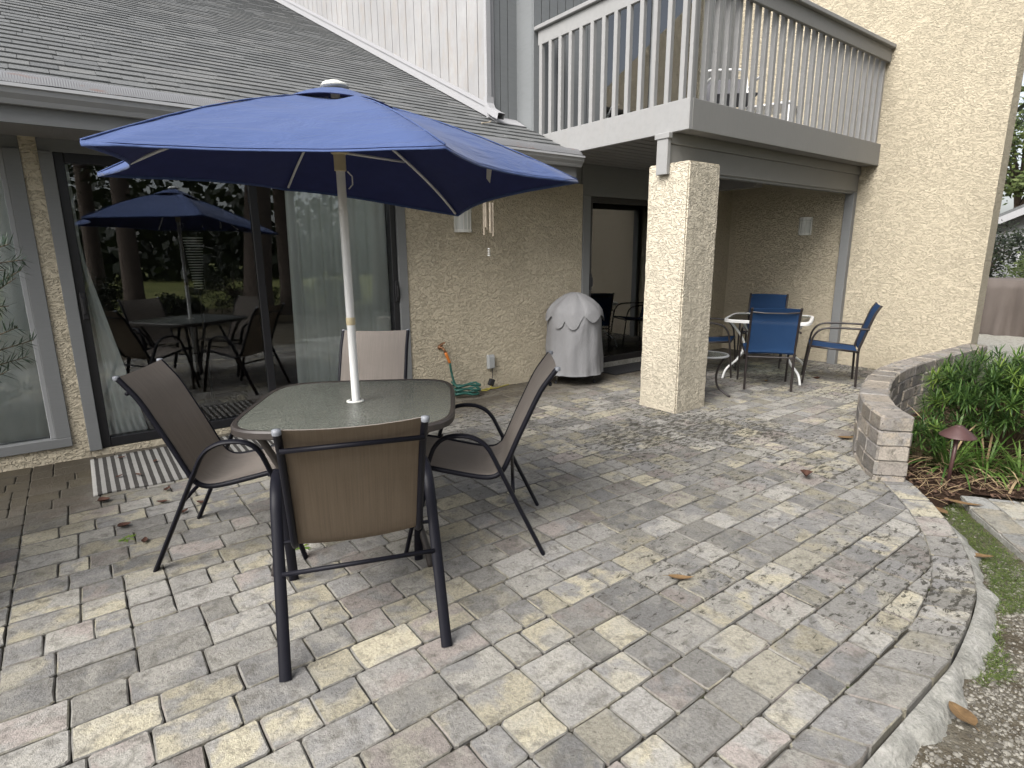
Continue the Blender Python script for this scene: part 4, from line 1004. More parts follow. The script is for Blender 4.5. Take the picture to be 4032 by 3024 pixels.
# ------------------------------------------------------------ mats
mt = MB(); NX, NY = 40, 22
vs = [(-0.065+1.33*i/NX - 0, 4.10+0.80*j/NY + 0.012*math.sin(i*0.4)*(1-j/NY), 0.008+0.004*noise.noise((i*0.3, j*0.3, 0))) for j in range(NY+1) for i in range(NX+1)]
m0 = Vector((0.6, 4.5, 0))
mt.add([(v[0]-m0.x, v[1]-m0.y, v[2]) for v in vs], [(j*(NX+1)+i, j*(NX+1)+i+1, (j+1)*(NX+1)+i+1, (j+1)*(NX+1)+i) for j in range(NY) for i in range(NX)])
o = mt.build('striped_mat', M['stripes'], smooth=True); o.location = m0; o.rotation_euler = (0, 0, -0.006)
sm = o.modifiers.new('thickness', 'SOLIDIFY'); sm.thickness = 0.007; sm.offset = -1
tag(o, 'grey and white striped outdoor mat in front of the wide sliding door', 'mat')
o = MB().bbox((4.98, 4.60, 0.0005), (5.86, 4.97, 0.016), 0.004).build('door_mat', M['black_rubber']); tag(o, 'black rubber door mat beside the covered grill', 'mat')

# ------------------------------------------------------------ things on the house wall
wl1 = empty('wall_lamp', (3.17, WY, 1.76), 0, 'white half-round lantern on the stucco wall under the umbrella tip', 'lamp')
def half_lamp(t, r=0.088, h=0.26):
    vs = []; N = 18
    for z in (-h/2, h/2):
        for i in range(N+1): a = PI+PI*i/N; vs.append((r*math.cos(a), r*1.0*math.sin(a), z))
    MB().add(vs, [(i, i+1, N+1+i+1, N+1+i) for i in range(N)]).build('diffuser', M['lamp_glass'], t, smooth=True)
    for z0, z1 in ((-h/2-0.012, -h/2+0.016), (h/2-0.016, h/2+0.012)):
        poly = [((r+0.006)*math.cos(PI+PI*i/N), (r+0.006)*math.sin(PI+PI*i/N)) for i in range(N+1)]; MB().prism(poly, z0, z1).build('end_band', M['white_plastic'], t)
    for a in (0.36, 0.5, 0.64):
        c_, s_ = math.cos(PI+PI*a), math.sin(PI+PI*a); MB().tube([((r+0.004)*c_, (r+0.004)*s_, -h/2), ((r+0.004)*c_, (r+0.004)*s_, h/2)], 0.006, 6).build('bar', M['white_plastic'], t)
    for z in (0.055, 0.085):
        MB().tube([((r+0.004)*math.cos(PI+PI*i/N), (r+0.004)*math.sin(PI+PI*i/N), z) for i in range(N+1)], 0.005, 6).build('band', M['white_plastic'], t)
    MB().box((-r-0.01, -0.012, -h/2-0.01), (r+0.01, 0.004, h/2+0.01)).build('back_plate', M['white_plastic'], t)
half_lamp(wl1)
wl2 = empty('wall_lamp', (7.74, 3.925, 1.73), -PI/2, 'small square white lantern on the shaded wall of the covered corner', 'lamp'); half_lamp(wl2, 0.075, 0.2)
# wind chime hung from the eave
wc = empty('wind_chime', (3.19, 4.60, 1.40), 0, 'bamboo wind chime hanging in front of the stucco wall', 'wind chime')
MB().lathe([(0.001, 0.50), (0.05, 0.50), (0.05, 0.515), (0.001, 0.515)], 16).build('top_disc', M['stem'], wc)
M['bamboo'] = simple('pale_bamboo', (0.42, 0.36, 0.28), 0.5, var=0.35, scale=12)
for i in range(6):
    a = 2*PI*i/6+0.3; x_, y_ = 0.042*math.cos(a), 0.042*math.sin(a); L = (0.27, 0.24, 0.29, 0.22, 0.26, 0.30)[i]
    tbm = MB().tube([(x_, y_, 0.47), (x_, y_, 0.47-L)], 0.0105, 8).build('tube', M['bamboo'], wc, smooth=True, autos=50)
MB().tube([(0, 0, 0.50), (0, 0, 0.0)], 0.0012, 4).build('string', M['stem'], wc)
MB().tube([(0, 0, 0.515), (0, 0, 0.76)], 0.0015, 4).build('hanger', M['stem'], wc)
for z, r in ((0.055, 0.011), (0.035, 0.013), (0.015, 0.012), (-0.005, 0.015)):
    MB().lathe([(0.001, z+0.007), (r, z+0.004), (r, z-0.004), (0.001, z-0.007)], 12).build('bead', M['white_plastic'], wc, smooth=True)
# faucet and hose
fc = empty('faucet', (2.86, WY, 0.50), 0, 'brass garden faucet on the stucco wall', 'faucet')
MB().lathe([(0.001, -0.0), (0.022, 0.0), (0.024, 0.012), (0.012, 0.016), (0.012, 0.07), (0.001, 0.07)], 12).build('spout', M['brass'], fc, smooth=True).rotation_euler = (PI/2, 0, 0)
MB().tube([(0, -0.06, 0.0), (0.012, -0.075, -0.02), (0.02, -0.085, -0.045)], 0.013, 8).build('outlet', M['brass'], fc, smooth=True)
MB().tube([(0.0, -0.05, 0.0), (0.005, -0.055, 0.035)], 0.006, 6).tube([(0.03*math.cos(2*PI*i/12)+0.005, -0.055+0.012*math.sin(2*PI*i/12), 0.04+0.012*math.cos(2*PI*i/12)) for i in range(12)], 0.006, 6, closed=True).build('handle', M['brass'], fc, smooth=True)
hz = empty('garden_hose', (3.0, 4.86, 0), 0, 'dark green garden hose coiled on the pavers below the faucet', 'hose')
g0 = Vector((3.0, 4.86, 0)); top = Vector((2.88, 4.935, 0.455))-g0
MB().tube(bez([top, top+Vector((0.025, 0, -0.06)), top+Vector((0.045, -0.003, -0.11))], 3), [0.0165]*3+[0.015]*3+[0.013], 8).build('grip', M['orange'], hz, smooth=True)
pts = [top+Vector((0.045, -0.003, -0.11)), top+Vector((0.06, 0, -0.2)), top+Vector((0.075, -0.02, -0.30)), top+Vector((0.11, -0.05, -0.40))]
for i in range(46):
    a = 2.4-i*0.42; r = 0.115+0.02*math.sin(i*1.7)+0.012*math.sin(i*0.9); pts.append(Vector((0.05+r*1.1*math.cos(a)+0.015*math.sin(i*0.37), -0.02+r*0.8*math.sin(a), 0.016+0.0028*i+0.008*math.sin(i*1.3))))
MB().tube(bez(pts, 3), 0.0115, 8).build('coil', M['hose'], hz, smooth=True)
# outlet cover, adapter and cord
ob = empty('outlet_cover', (3.468, WY, 0.285), 0, 'grey weatherproof outlet cover low on the stucco wall', 'outlet')
MB().bbox((-0.042, -0.04, -0.075), (0.042, 0.0, 0.075), 0.006).build('box', M['grey_plastic'], ob); MB().bbox((-0.036, -0.052, -0.068), (0.036, -0.0405, 0.060), 0.005).build('lid', M['grey_plastic'], ob)
ad = empty('plug_adapter', (3.45, 4.965, 0.07), 0, 'black plug adapter hanging below the grey outlet cover', 'adapter')
b = MB().bbox((-0.03, -0.022, -0.038), (0.03, 0.022, 0.035), 0.006).build('body', M['black_rubber'], ad); b.rotation_euler = (0.1, 0.35, 0)
MB().tube(bez([(0.01, 0, 0.03), (0.025, 0.01, 0.08), (0.02, 0.01, 0.145)], 4), 0.004, 6).build('lead', M['black_rubber'], ad, smooth=True)
pts = [(3.44, 4.95, 0.03), (3.40, 4.93, 0.008), (3.34, 4.90, 0.007), (3.30, 4.93, 0.007), (3.36, 4.96, 0.007), (3.44, 4.93, 0.012), (3.50, 4.93, 0.007), (3.58, 4.96, 0.007), (3.70, 4.985, 0.007)]
o = MB().tube([Vector(p)-Vector((3.44, 4.95, 0)) for p in bez(pts, 5)], 0.0055, 6).build('extension_cord', M['yellow_cord'], smooth=True); o.location = (3.44, 4.95, 0); tag(o, 'yellow extension cord along the foot of the stucco wall', 'cord')
# stick on the roof
o = MB().tube([(0, 0, 0), (0.10, 0.03, 0.02), (0.17, 0.09, 0.05)], 0.007, 6).build('stick', M['bamboo']); o.location = (3.42, 5.02, rz_(5.02)+0.03); tag(o, 'pale broken stick lying on the shingles by the downspout', 'stick')
# slatted lamp seen through the wide door
fl = empty('floor_lamp', (0.93, 6.0, 0.03), 0, 'tapered slatted floor lamp inside, seen through the wide sliding door', 'lamp')
MB().tube([(0, 0, 0), (0, 0, 1.1)], 0.012, 8).build('stand', M['brown_black'], fl); MB().lathe([(0.001, 0), (0.13, 0), (0.13, 0.02), (0.001, 0.02)], 20).build('base', M['brown_black'], fl)
for i in range(20):
    z = 1.09+i*0.0235; r = 0.035+0.045*i/19; MB().tube([(r*math.cos(2*PI*k/16), r*math.sin(2*PI*k/16), z) for k in range(16)], 0.0045, 5, closed=True).build('slat_ring', M['white_plastic'], fl)

# ------------------------------------------------------------ furniture on the balcony
bc = empty('balcony_chair', (6.0, 4.0, 2.61), 2.4, 'white framed chair with grey sling on the balcony', 'chair')
for s in (-1, 1):
    MB().tube(bez([(s*0.25, 0.28, 0), (s*0.25, 0.26, 0.5), (s*0.25, 0.1, 0.6), (s*0.25, -0.3, 0.58)], 4), 0.013, 8).build('arm_and_leg', M['white_metal'], bc, smooth=True)
    MB().tube([(s*0.24, -0.28, 0), (s*0.24, -0.22, 0.4)], 0.013, 8).build('leg', M['white_metal'], bc, smooth=True)
MB().tube(bez([(-0.24, -0.2, 0.38), (-0.24, -0.33, 0.7), (-0.22, -0.36, 0.78), (-0.15, -0.37, 0.81), (0.15, -0.37, 0.81), (0.22, -0.36, 0.78), (0.24, -0.33, 0.7), (0.24, -0.2, 0.38)], 4), 0.013, 8).build('back_hoop', M['white_metal'], bc, smooth=True)
M['grey_sling'] = fabric('grey_sling', (0.13, 0.13, 0.14), trans=0.1)
strip_uv([(-0.225, -0.2, 0.38), (-0.225, -0.33, 0.7)], [(0.225, -0.2, 0.38), (0.225, -0.33, 0.7)], M['grey_sling'], 'backrest', bc); strip_uv([(-0.225, 0.24, 0.42), (-0.225, -0.2, 0.38)], [(0.225, 0.24, 0.42), (0.225, -0.2, 0.38)], M['grey_sling'], 'seat', bc)
bt2 = empty('balcony_table', (6.85, 4.0, 2.61), 0.3, 'small white metal table on the balcony by the stucco wall', 'table')
MB().bbox((-0.25, -0.25, 0.42), (0.25, 0.25, 0.445), 0.006).build('top', M['white_metal'], bt2)
for sx in (-1, 1):
    for sy in (-1, 1): MB().tube([(sx*0.22, sy*0.22, 0.43), (sx*0.24, sy*0.24, 0)], 0.014, 8).build('leg', M['white_metal'], bt2, smooth=True)

# ------------------------------------------------------------ path lamp
pl = empty('path_lamp', (4.289, 1.099, -0.06), 0, 'brown mushroom-shaped path lamp beside the strap-leaved plants', 'lamp')
MB().tube([(0.0, 0, 0), (0.010, -0.010, 0.345)], 0.0115, 10).build('stem', M['lamp_brown'], pl, smooth=True)
MB().lathe([(0.001, 0.408), (0.018, 0.407), (0.021, 0.402), (0.027, 0.401), (0.031, 0.395), (0.038, 0.393), (0.045, 0.385), (0.078, 0.362), (0.098, 0.340), (0.096, 0.336), (0.075, 0.353), (0.001, 0.37)], 32, (0.010, -0.010)).build('shade', M['lamp_brown'], pl, smooth=True, autos=50)

# ------------------------------------------------------------ plants
def leaf_strip(mb, p, d, L, W, droop, n=3, up=Vector((0, 0, 1)), fold=0.0):
    d = d.normalized(); sd_ = d.cross(up)
    if sd_.length < 1e-3: sd_ = Vector((1, 0, 0))
    sd_.normalize(); vs = []; q = p.copy(); dd = d.copy()
    for i in range(n+1):
        t = i/n; w_ = W*(0.35+1.3*t)*(1-t)**0.7*1.1 if n < 5 else W*min(1, 3*(1-t)+0.05)*(0.6+0.4*min(1, 4*t))
        if i == n: vs.append(q.copy())
        else: vs += [q-sd_*w_/2, q+sd_*w_/2]
        dd = (dd+Vector((0, 0, -droop/n))).normalized(); q = q+dd*(L/n)
    fs = [(2*i, 2*i+1, 2*i+3, 2*i+2) for i in range(n-1)]+[(2*n-2, 2*n-1, 2*n)]
    mb.add(vs, fs)
def rosette_shrub(name, loc, rx, ry, h, count, leaf=0.075, label='', cat='shrub', mats=('shrub', 'shrub_new'), seed=1):
    rnd = random.Random(seed); t = empty(name, loc, 0, label, cat); mbs = [MB(), MB()]; stems = MB()
    for i in range(count):
        th = rnd.uniform(0, 2*PI); ph = math.acos(rnd.uniform(-0.25, 1)); rad = rnd.uniform(0.62, 1.05)*(1+0.22*noise.noise((math.cos(th)*1.7+seed, math.sin(th)*1.7, ph*1.3)))
        n_ = Vector((math.cos(th)*math.sin(ph), math.sin(th)*math.sin(ph), math.cos(ph)))
        p = Vector((n_.x*rx*rad, n_.y*ry*rad, h*0.50+n_.z*h*0.52*rad))
        if p.z < 0.03: continue
        ax = (n_*0.7+Vector((rnd.uniform(-.5, .5), rnd.uniform(-.5, .5), 0.75))).normalized()
        if i % 4 == 0: stems.tube([(n_.x*0.05, n_.y*0.05, 0.02), Vector(p)*0.6, p], [0.008, 0.005, 0.003], 4)
        a = ax.orthogonal().normalized(); b = ax.cross(a); new = rad > 0.9 and rnd.random() < 0.3
        for ring, (el, m_) in enumerate(((0.15, 7), (0.55, 7), (1.05, 5))):
            for k in range(m_):
                aa = 2*PI*k/m_+ring*0.5+rnd.uniform(-.25, .25); d = (a*math.cos(aa)+b*math.sin(aa))*math.cos(el)+ax*math.sin(el)
                leaf_strip(mbs[1 if new else 0], p+ax*0.012*ring, d, leaf*rnd.uniform(0.75, 1.2), 0.014, 0.35, 3)
    mbs[0].build('foliage', M[mats[0]], t)['kind'] = 'stuff'
    if mbs[1].v: mbs[1].build('new_growth', M[mats[1]], t)['kind'] = 'stuff'
    stems.build('stems', M['stem'], t)
    return t
rosette_shrub('shrub', (5.32, 1.05, -0.05), 0.52, 0.52, 0.70, 430, 0.098, 'rounded green narrow-leaved shrub behind the garden wall', seed=3)
rosette_shrub('shrub', (5.95, 0.72, -0.05), 0.42, 0.45, 0.70, 260, 0.08, 'darker narrow-leaved shrub at the right edge, behind the rounded shrub', seed=5)
rosette_shrub('shrub', (4.62, 1.36, -0.05), 0.16, 0.12, 0.30, 40, 0.07, 'low shrub sprigs against the inner side of the garden wall', seed=8)
def strap_clump(loc, count, L, label, seed, dead=0.12):
    rnd = random.Random(seed); t = empty('strap_plant', loc, 0, label, 'plant', 'strap-leaved plants along the bed'); mb = MB(); md = MB()
    for i in range(count):
        a = rnd.uniform(0, 2*PI); el = rnd.uniform(0.55, 1.4); r = rnd.uniform(0, 0.07)
        p = Vector((r*math.cos(a), r*math.sin(a), 0)); d = Vector((math.cos(a)*math.cos(el), math.sin(a)*math.cos(el), math.sin(el)))
        leaf_strip(md if rnd.random() < dead else mb, p, d, L*rnd.uniform(0.6, 1.15), rnd.uniform(0.009, 0.014), rnd.uniform(1.0, 2.6), 7)
    mb.build('leaves', M['strap'], t)['kind'] = 'stuff'; md.build('dry_leaves', M['straw'], t)['kind'] = 'stuff'
    return t
strap_clump((4.66, 1.20, -0.05), 95, 0.48, 'clump of arching strap leaves right behind the path lamp', 2)
strap_clump((4.78, 1.03, -0.05), 60, 0.42, 'clump of arching strap leaves below the rounded shrub', 6)
strap_clump((4.74, 0.83, -0.05), 75, 0.42, 'clump of arching strap leaves at the right edge by the side path', 4)
strap_clump((5.1, 0.45, -0.05), 55, 0.42, 'clump of strap leaves beyond the right edge clump', 9)
# sprigs at the left edge
sp = empty('conifer_shrub', (-0.62, 3.05, -0.05), 0, 'dark needle-leaved shrub reaching in at the left edge', 'shrub'); mb = MB(); stems = MB(); rnd = random.Random(4)
tips = [(-0.13, 3.0, 1.40), (-0.15, 3.0, 1.085), (-0.16, 2.9, 1.46), (-0.15, 3.05, 1.36), (-0.17, 3.0, 1.33), (-0.18, 3.0, 1.02), (-0.19, 3.0, 1.14), (-0.21, 3.05, 1.22), (-0.2, 3.1, 1.36), (-0.25, 3.1, 1.5), (-0.24, 2.95, 0.98), (-0.23, 3.0, 1.30)]
for i in range(230): tips.append((-1.25+rnd.uniform(-0.6, 0.62), 3.2+rnd.uniform(-0.6, 0.6), rnd.uniform(0.15, 1.6)))
for x_, y_, z_ in tips:
    p = Vector((x_+0.62, y_-3.05, z_+0.05)); br = Vector((0.16*(1 if p.x > 0 else -1)+rnd.uniform(-.03, .03), rnd.uniform(-.06, .06), rnd.uniform(0.0, 0.12))); b0 = p-br
    stems.tube([Vector((-0.5, 0.35, max(0.02, b0.z-0.5))), b0, p], [0.006, 0.003, 0.0015], 4)
    ax = br.normalized(); a = ax.orthogonal().normalized(); b = ax.cross(a)
    for k in range(64):
        t = rnd.uniform(0.0, 1.0); aa = rnd.uniform(0, 2*PI); q = b0.lerp(p, t); d = (a*math.cos(aa)+b*math.sin(aa))*0.8+ax*rnd.uniform(0.3, 0.9)
        leaf_strip(mb, q, d, rnd.uniform(0.04, 0.065), 0.008, 0.1, 2)
mb.build('foliage', M['sprig'], sp)['kind'] = 'stuff'; stems.build('stems', M['stem'], sp)

# ------------------------------------------------------------ loose stuff on the ground
rnd = random.Random(11)
def ico(r):
    bm = bmesh.new(); bmesh.ops.create_icosphere(bm, subdivisions=1, radius=r); bm.verts.index_update(); v = [x.co.copy() for x in bm.verts]; f = [[q.index for q in p.verts] for p in bm.faces]; bm.free(); return v, f
iv, jf = ico(1.0)
def outside(x, y, m=0.03):
    oy = curve_y(outer, x)
    return oy is not None and y < oy-m
mb = MB(); cnt = 0
while cnt < 5200:
    x_ = rnd.uniform(1.5, 4.1); y_ = rnd.uniform(-0.45, 1.25)
    if not outside(x_, y_, 0.05) or not shown((x_, y_, 0), 60): continue
    if noise.noise((x_*2.3, y_*2.3, 5)) < -0.12 and rnd.random() < 0.8: continue
    inp = all((path_poly[(i+1) % len(path_poly)]-path_poly[i]).x*(y_-path_poly[i].y)-(path_poly[(i+1) % len(path_poly)]-path_poly[i]).y*(x_-path_poly[i].x) > -0.01 for i in range(len(path_poly)))
    if inp: continue
    s = rnd.choice((0.002, 0.0025, 0.003, 0.003, 0.004, 0.005, 0.007)) if rnd.random() > 0.03 else rnd.uniform(0.008, 0.013); sq = rnd.uniform(0.5, 0.8)
    mb.add([(x_+v.x*s*(1+0.3*math.sin(v.y*3+cnt)), y_+v.y*s*rnd.uniform(0.9, 1.1), -0.0745+v.z*s*sq) for v in iv], jf); cnt += 1
tag(mb.build('gravel', M['pebble']), 'pale pebbles scattered in the soil outside the patio edge', 'gravel', kind='stuff')
mb = MB(); cnt = 0
while cnt < 5200:
    x_ = rnd.uniform(1.6, 4.2); y_ = rnd.uniform(-0.5, 1.2)
    if not outside(x_, y_, 0.07) or not shown((x_, y_, 0), 60): continue
    lush = noise.noise((x_*2.6+9, y_*2.6, 1)); strip = (y_ > (x_-3.2)*0.72+0.35) and x_ > 3.1
    if lush < 0.12 and not (strip and lush < 0.6 and rnd.random() < 0.75): continue
    a = rnd.uniform(0, 2*PI); leaf_strip(mb, Vector((x_, y_, -0.077)), Vector((math.cos(a)*0.6, math.sin(a)*0.6, 0.8)), rnd.uniform(0.02, 0.05), 0.0032, 0.9, 2); cnt += 1
tag(mb.build('grass', M['grass']), 'thin patches of grass in the soil beside the patio', 'grass', kind='stuff')
mb = MB(); cnt = 0
while cnt < 2600:
    x_ = rnd.uniform(3.6, 6.8); y_ = rnd.uniform(0.2, 1.9)
    wy = curve_y(wall_line, x_)
    if (wy is None or y_ > wy-0.12) or (x_ < 4.25 and y_ < 1.0) or not shown((x_, y_, 0), 60): continue
    a = rnd.uniform(0, 2*PI); L = rnd.uniform(0.015, 0.05); w_ = rnd.uniform(0.005, 0.014); d = Vector((math.cos(a), math.sin(a), rnd.uniform(-0.25, 0.35)))*L; s_ = Vector((-math.sin(a), math.cos(a), rnd.uniform(-0.3, 0.3)))*w_; p = Vector((x_, y_, -0.04+rnd.uniform(0, 0.02)))
    mb.add([p-d/2-s_/2, p+d/2-s_/2, p+d/2+s_/2, p-d/2+s_/2], [(0, 1, 2, 3)]); cnt += 1
tag(mb.build('bark_chips', M['chip']), 'dark bark chips covering the planting bed', 'mulch', kind='stuff')
mb = MB()
for i in range(170):
    x_ = rnd.uniform(3.75, 5.2); y_ = rnd.uniform(0.75, 1.35); a = rnd.uniform(0, 2*PI)
    if x_ < 4.3 and y_ < 1.02: continue
    mb.tube(bez([(x_, y_, -0.03), (x_+0.06*math.cos(a), y_+0.06*math.sin(a), 0.0), (x_+0.13*math.cos(a+0.5), y_+0.13*math.sin(a+0.5), -0.03)], 3), 0.0016, 3)
tag(mb.build('dry_stems', M['straw']), 'tangle of dry stems on the mulch below the strap-leaved plants', 'straw', kind='stuff')

def leaf(loc, L, W, rz, mat, label, curl=0.35, group=None, tilt=0.0):
    vs = []; fs = []; N = 10
    for i in range(N+1):
        t = i/N; w_ = W*math.sin(PI*t**0.8)**0.8*0.5; x_ = (t-0.5)*L; z_ = curl*L*0.5*(2*t-1)**2*0.6
        for s in (-1, -0.5, 0, 0.5, 1): vs.append((x_, s*w_, z_+abs(s)*w_*curl*1.2+0.002*noise.noise((t*6, s*3, L*50))))
    for i in range(N):
        for k in range(4): fs.append((i*5+k, i*5+k+1, (i+1)*5+k+1, (i+1)*5+k))
    mb = MB().add(vs, fs); mb.tube([(-L*0.5, 0, curl*L*0.3), (-L*0.68, 0.01*L, curl*L*0.25)], 0.0012, 4)
    o = mb.build('fallen_leaf', mat, smooth=True); o.location = loc; o.rotation_euler = (tilt, 0, rz)
    return tag(o, label, 'leaf', group)
leaf((3.572, 1.648, 0.012), 0.10, 0.075, 0.5, M['dead_dark'], 'dark brown curled leaf on the pavers near the garden wall', 0.9)
leaf((4.60, 1.85, 0.008), 0.14, 0.055, -0.6, M['dead'], 'orange leaf lying against the foot of the garden wall', 0.3)
leaf((1.969, 1.395, 0.008), 0.115, 0.035, -0.75, M['dead'], 'narrow tan leaf alone in the middle of the pavers', 0.35)
leaf((2.10, 0.40, -0.05), 0.105, 0.065, 0.95, M['dead'], 'broad tan leaf on the gravel outside the patio edge', 0.25)
leaf((3.36, 0.70, -0.05), 0.15, 0.05, -0.95, M['dead'], 'long tan leaf on the grass strip beside the patio edge', 0.2)
leaf((3.80, 0.99, -0.045), 0.105, 0.06, 1.0, M['dead'], 'pale tan leaf between the path lamp and the side path', 0.2)
leaf((3.98, 0.93, -0.03), 0.19, 0.045, -1.2, M['dead'], 'long dry leaf across the corner of the side path', 0.2)
leaf((6.02, 3.32, 0.006), 0.07, 0.04, 0.4, M['dead'], 'small orange leaf near the blue chairs', 0.5)
leaf((6.35, 2.42, 0.006), 0.08, 0.035, 1.2, M['dead'], 'small brown leaf below the blue chair that stands side on', 0.4)
leaf((6.6, 3.05, 0.006), 0.07, 0.05, 2.0, M['dead_dark'], 'dark leaf under the white table', 0.6)
for x_, y_, r_, w_ in ((0.05, 3.52, 0.2, 0.05), (0.12, 3.26, 1.4, 0.03), (0.33, 3.52, 0.7, 0.03), (0.30, 3.95, 1.0, 0.03), (0.43, 3.60, 2.2, 0.03), (-0.02, 3.98, 0.1, 0.06), (0.25, 3.75, 2.6, 0.03)):
    leaf((x_, y_, 0.006), 0.065, w_, r_, M['dead_dark'], 'small brown leaf on the pavers beside the striped mat', 0.5, 'small leaves by the striped mat')
for x_, y_, r_ in ((0.12, 4.78, 0.3), (0.30, 4.55, 1.2), (0.18, 4.32, 2.0), (0.08, 4.36, 0.8)):
    leaf((x_, y_, 0.016), 0.055, 0.025, r_, M['dead_dark'], 'small dark leaf lying on the striped mat', 0.4, 'small leaves on the striped mat')
# weeds in the joints
for x_, y_, lab in ((0.055, 3.36, 'small green weed in the paver joints near the left chair'), (0.74, 2.72, 'tiny green weed in a joint under the glass table')):
    mb = MB(); r9 = random.Random(int(x_*1000))
    for i in range(14): a = r9.uniform(0, 2*PI); leaf_strip(mb, Vector((0.01*math.cos(a), 0.01*math.sin(a), 0)), Vector((math.cos(a), math.sin(a), 0.35)), r9.uniform(0.02, 0.045), 0.014, 0.5, 3)
    o = mb.build('weed', M['shrub_new']); o.location = (x_, y_, 0.0); tag(o, lab, 'weed')

# ------------------------------------------------------------ beyond the wing wall
cg = empty('covered_furniture', (13.9, 3.0, -0.06), -0.12, 'bulky outdoor furniture under a brown cover beyond the wing wall', 'cover')
vs = []; fs = []; ring = [(-0.85, -0.75), (0.85, -0.75), (0.85, 0.75), (-0.85, 0.75)]; NP = 30; H = [(0.0, 1.04), (0.12, 1.03), (0.5, 1.0), (0.8, 0.985), (0.9, 0.96), (0.915, 0.6), (0.92, 0.0)]
per = []
for i in range(4):
    a, b = Vector(ring[i]), Vector(ring[(i+1) % 4])
    for k in range(NP): per.append(a.lerp(b, k/NP))
for hh, sc_ in H:
    for i, p in enumerate(per):
        dr = 0.11*math.sin(i*0.55+hh*1.5+0.6*math.sin(i*0.21))*(1-hh)+0.05*math.sin(i*1.3)*(1-hh)+0.03*noise.noise((p.x*3, p.y*3, hh*3)); vs.append((p.x*(sc_+dr), p.y*(sc_+dr), hh+0.02*noise.noise((p.x*2, p.y*2, 1))+(0.05 if hh > 0.88 and p.x < -0.2 else 0)))
nP = len(per)
for j in range(len(H)-1):
    for i in range(nP): fs.append((j*nP+i, j*nP+(i+1) % nP, (j+1)*nP+(i+1) % nP, (j+1)*nP+i))
MB().add(vs, fs).build('cover', M['tarp'], cg, smooth=True)
nh = empty('neighbour_house', (24, 1.2, -0.06), 0, 'grey neighbouring house with white gable trim at the right edge', 'house')
MB().add([(0, -5, 0), (0, 5, 0), (0, 5, 2.25), (0, 0, 4.6), (0, -5, 2.25), (9, -5, 0), (9, 5, 0), (9, 5, 2.25), (9, 0, 4.6), (9, -5, 2.25)], [(0, 4, 3, 2, 1), (5, 6, 7, 8, 9), (0, 5, 9, 4), (1, 2, 7, 6)]).build('wall', M['grey'], nh)
for s in (-1, 1):
    MB().add([(-0.5, s*5.6, 2.13), (9.3, s*5.6, 2.13), (9.3, 0, 4.76), (-0.5, 0, 4.76), (-0.5, s*5.6, 2.03), (9.3, s*5.6, 2.03), (9.3, 0, 4.66), (-0.5, 0, 4.66)], [(0, 1, 2, 3), (7, 6, 5, 4), (0, 3, 7, 4), (1, 5, 6, 2), (0, 4, 5, 1)]).build('roof', M['shingle'], nh)
    MB().add([(-0.56, s*5.6, 2.02), (-0.56, 0, 4.65), (-0.56, 0, 4.43), (-0.56, s*5.6, 1.80), (-0.501, s*5.6, 2.02), (-0.501, 0, 4.65), (-0.501, 0, 4.43), (-0.501, s*5.6, 1.80)], [(0, 1, 2, 3), (7, 6, 5, 4), (0, 4, 5, 1), (3, 2, 6, 7), (0, 3, 7, 4)]).build('barge_board', M['white_trim'], nh)
for y_ in (-2.2, 0.6, 3.6):
    wn = MB().box((-0.03, y_-0.55, 0.5), (0.0, y_+0.55, 1.8)).build('window', M['white_trim'], nh); MB().box((-0.035, y_-0.47, 0.58), (-0.031, y_+0.47, 1.72)).build('pane', M['glass'], wn)
MB().box((-0.04, -5, 1.86), (-0.001, 5, 2.02)).build('trim_band', M['white_trim'], nh)

def tree(name, loc, th, tr, crown_z, cr, ch, n, label, cat='tree', mat='tree', leafs=0.16, seed=1, group=None, lean=(0, 0), branches=7):
    r = random.Random(seed); t = empty(name, loc, 0, label, cat, group); tp = Vector((lean[0], lean[1], th)); mb = MB()
    pts = [Vector((0, 0, 0)), tp*0.3+Vector((r.uniform(-.1, .1), r.uniform(-.1, .1), 0)), tp*0.65, tp]
    mb.tube(bez(pts, 3), [tr*(1.25 if i == 0 else 1-0.065*i) for i in range(10)], 10).build('trunk', M['bark'], t, smooth=True)
    lv = MB(); cen = Vector((lean[0], lean[1], crown_z)); lim = MB()
    clumps = []
    for i in range(branches*5):
        d = Vector((r.gauss(0, 1), r.gauss(0, 1), r.gauss(0, 0.8))).normalized(); q = cen+Vector((d.x*cr, d.y*cr, d.z*ch))*r.uniform(0.45, 1.0); clumps.append((q, r.uniform(0.16, 0.34)*cr))
        if i % 3 == 0:
            b0 = tp*r.uniform(0.6, 0.98); lim.tube(bez([b0, b0.lerp(q, 0.5)+Vector((0, 0, 0.15*cr)), q], 3), [tr*0.35*(1-0.12*k) for k in range(7)], 5)
    for i in range(n):
        c_, rr = r.choice(clumps); d = Vector((r.gauss(0, 0.5), r.gauss(0, 0.5), r.gauss(0, 0.4)))*rr; p = c_+d
        a = Vector((r.uniform(-1, 1), r.uniform(-1, 1), r.uniform(-0.6, 0.6))).normalized(); b = a.orthogonal().normalized(); s = leafs*r.uniform(0.5, 1.2)
        lv.add([p-a*s/2, p+b*s*0.28, p+a*s/2, p-b*s*0.28], [(0, 1, 2, 3)])
    lim.build('limbs', M['bark'], t, smooth=True); lv.build('crown', M[mat], t)['kind'] = 'stuff'
    return t
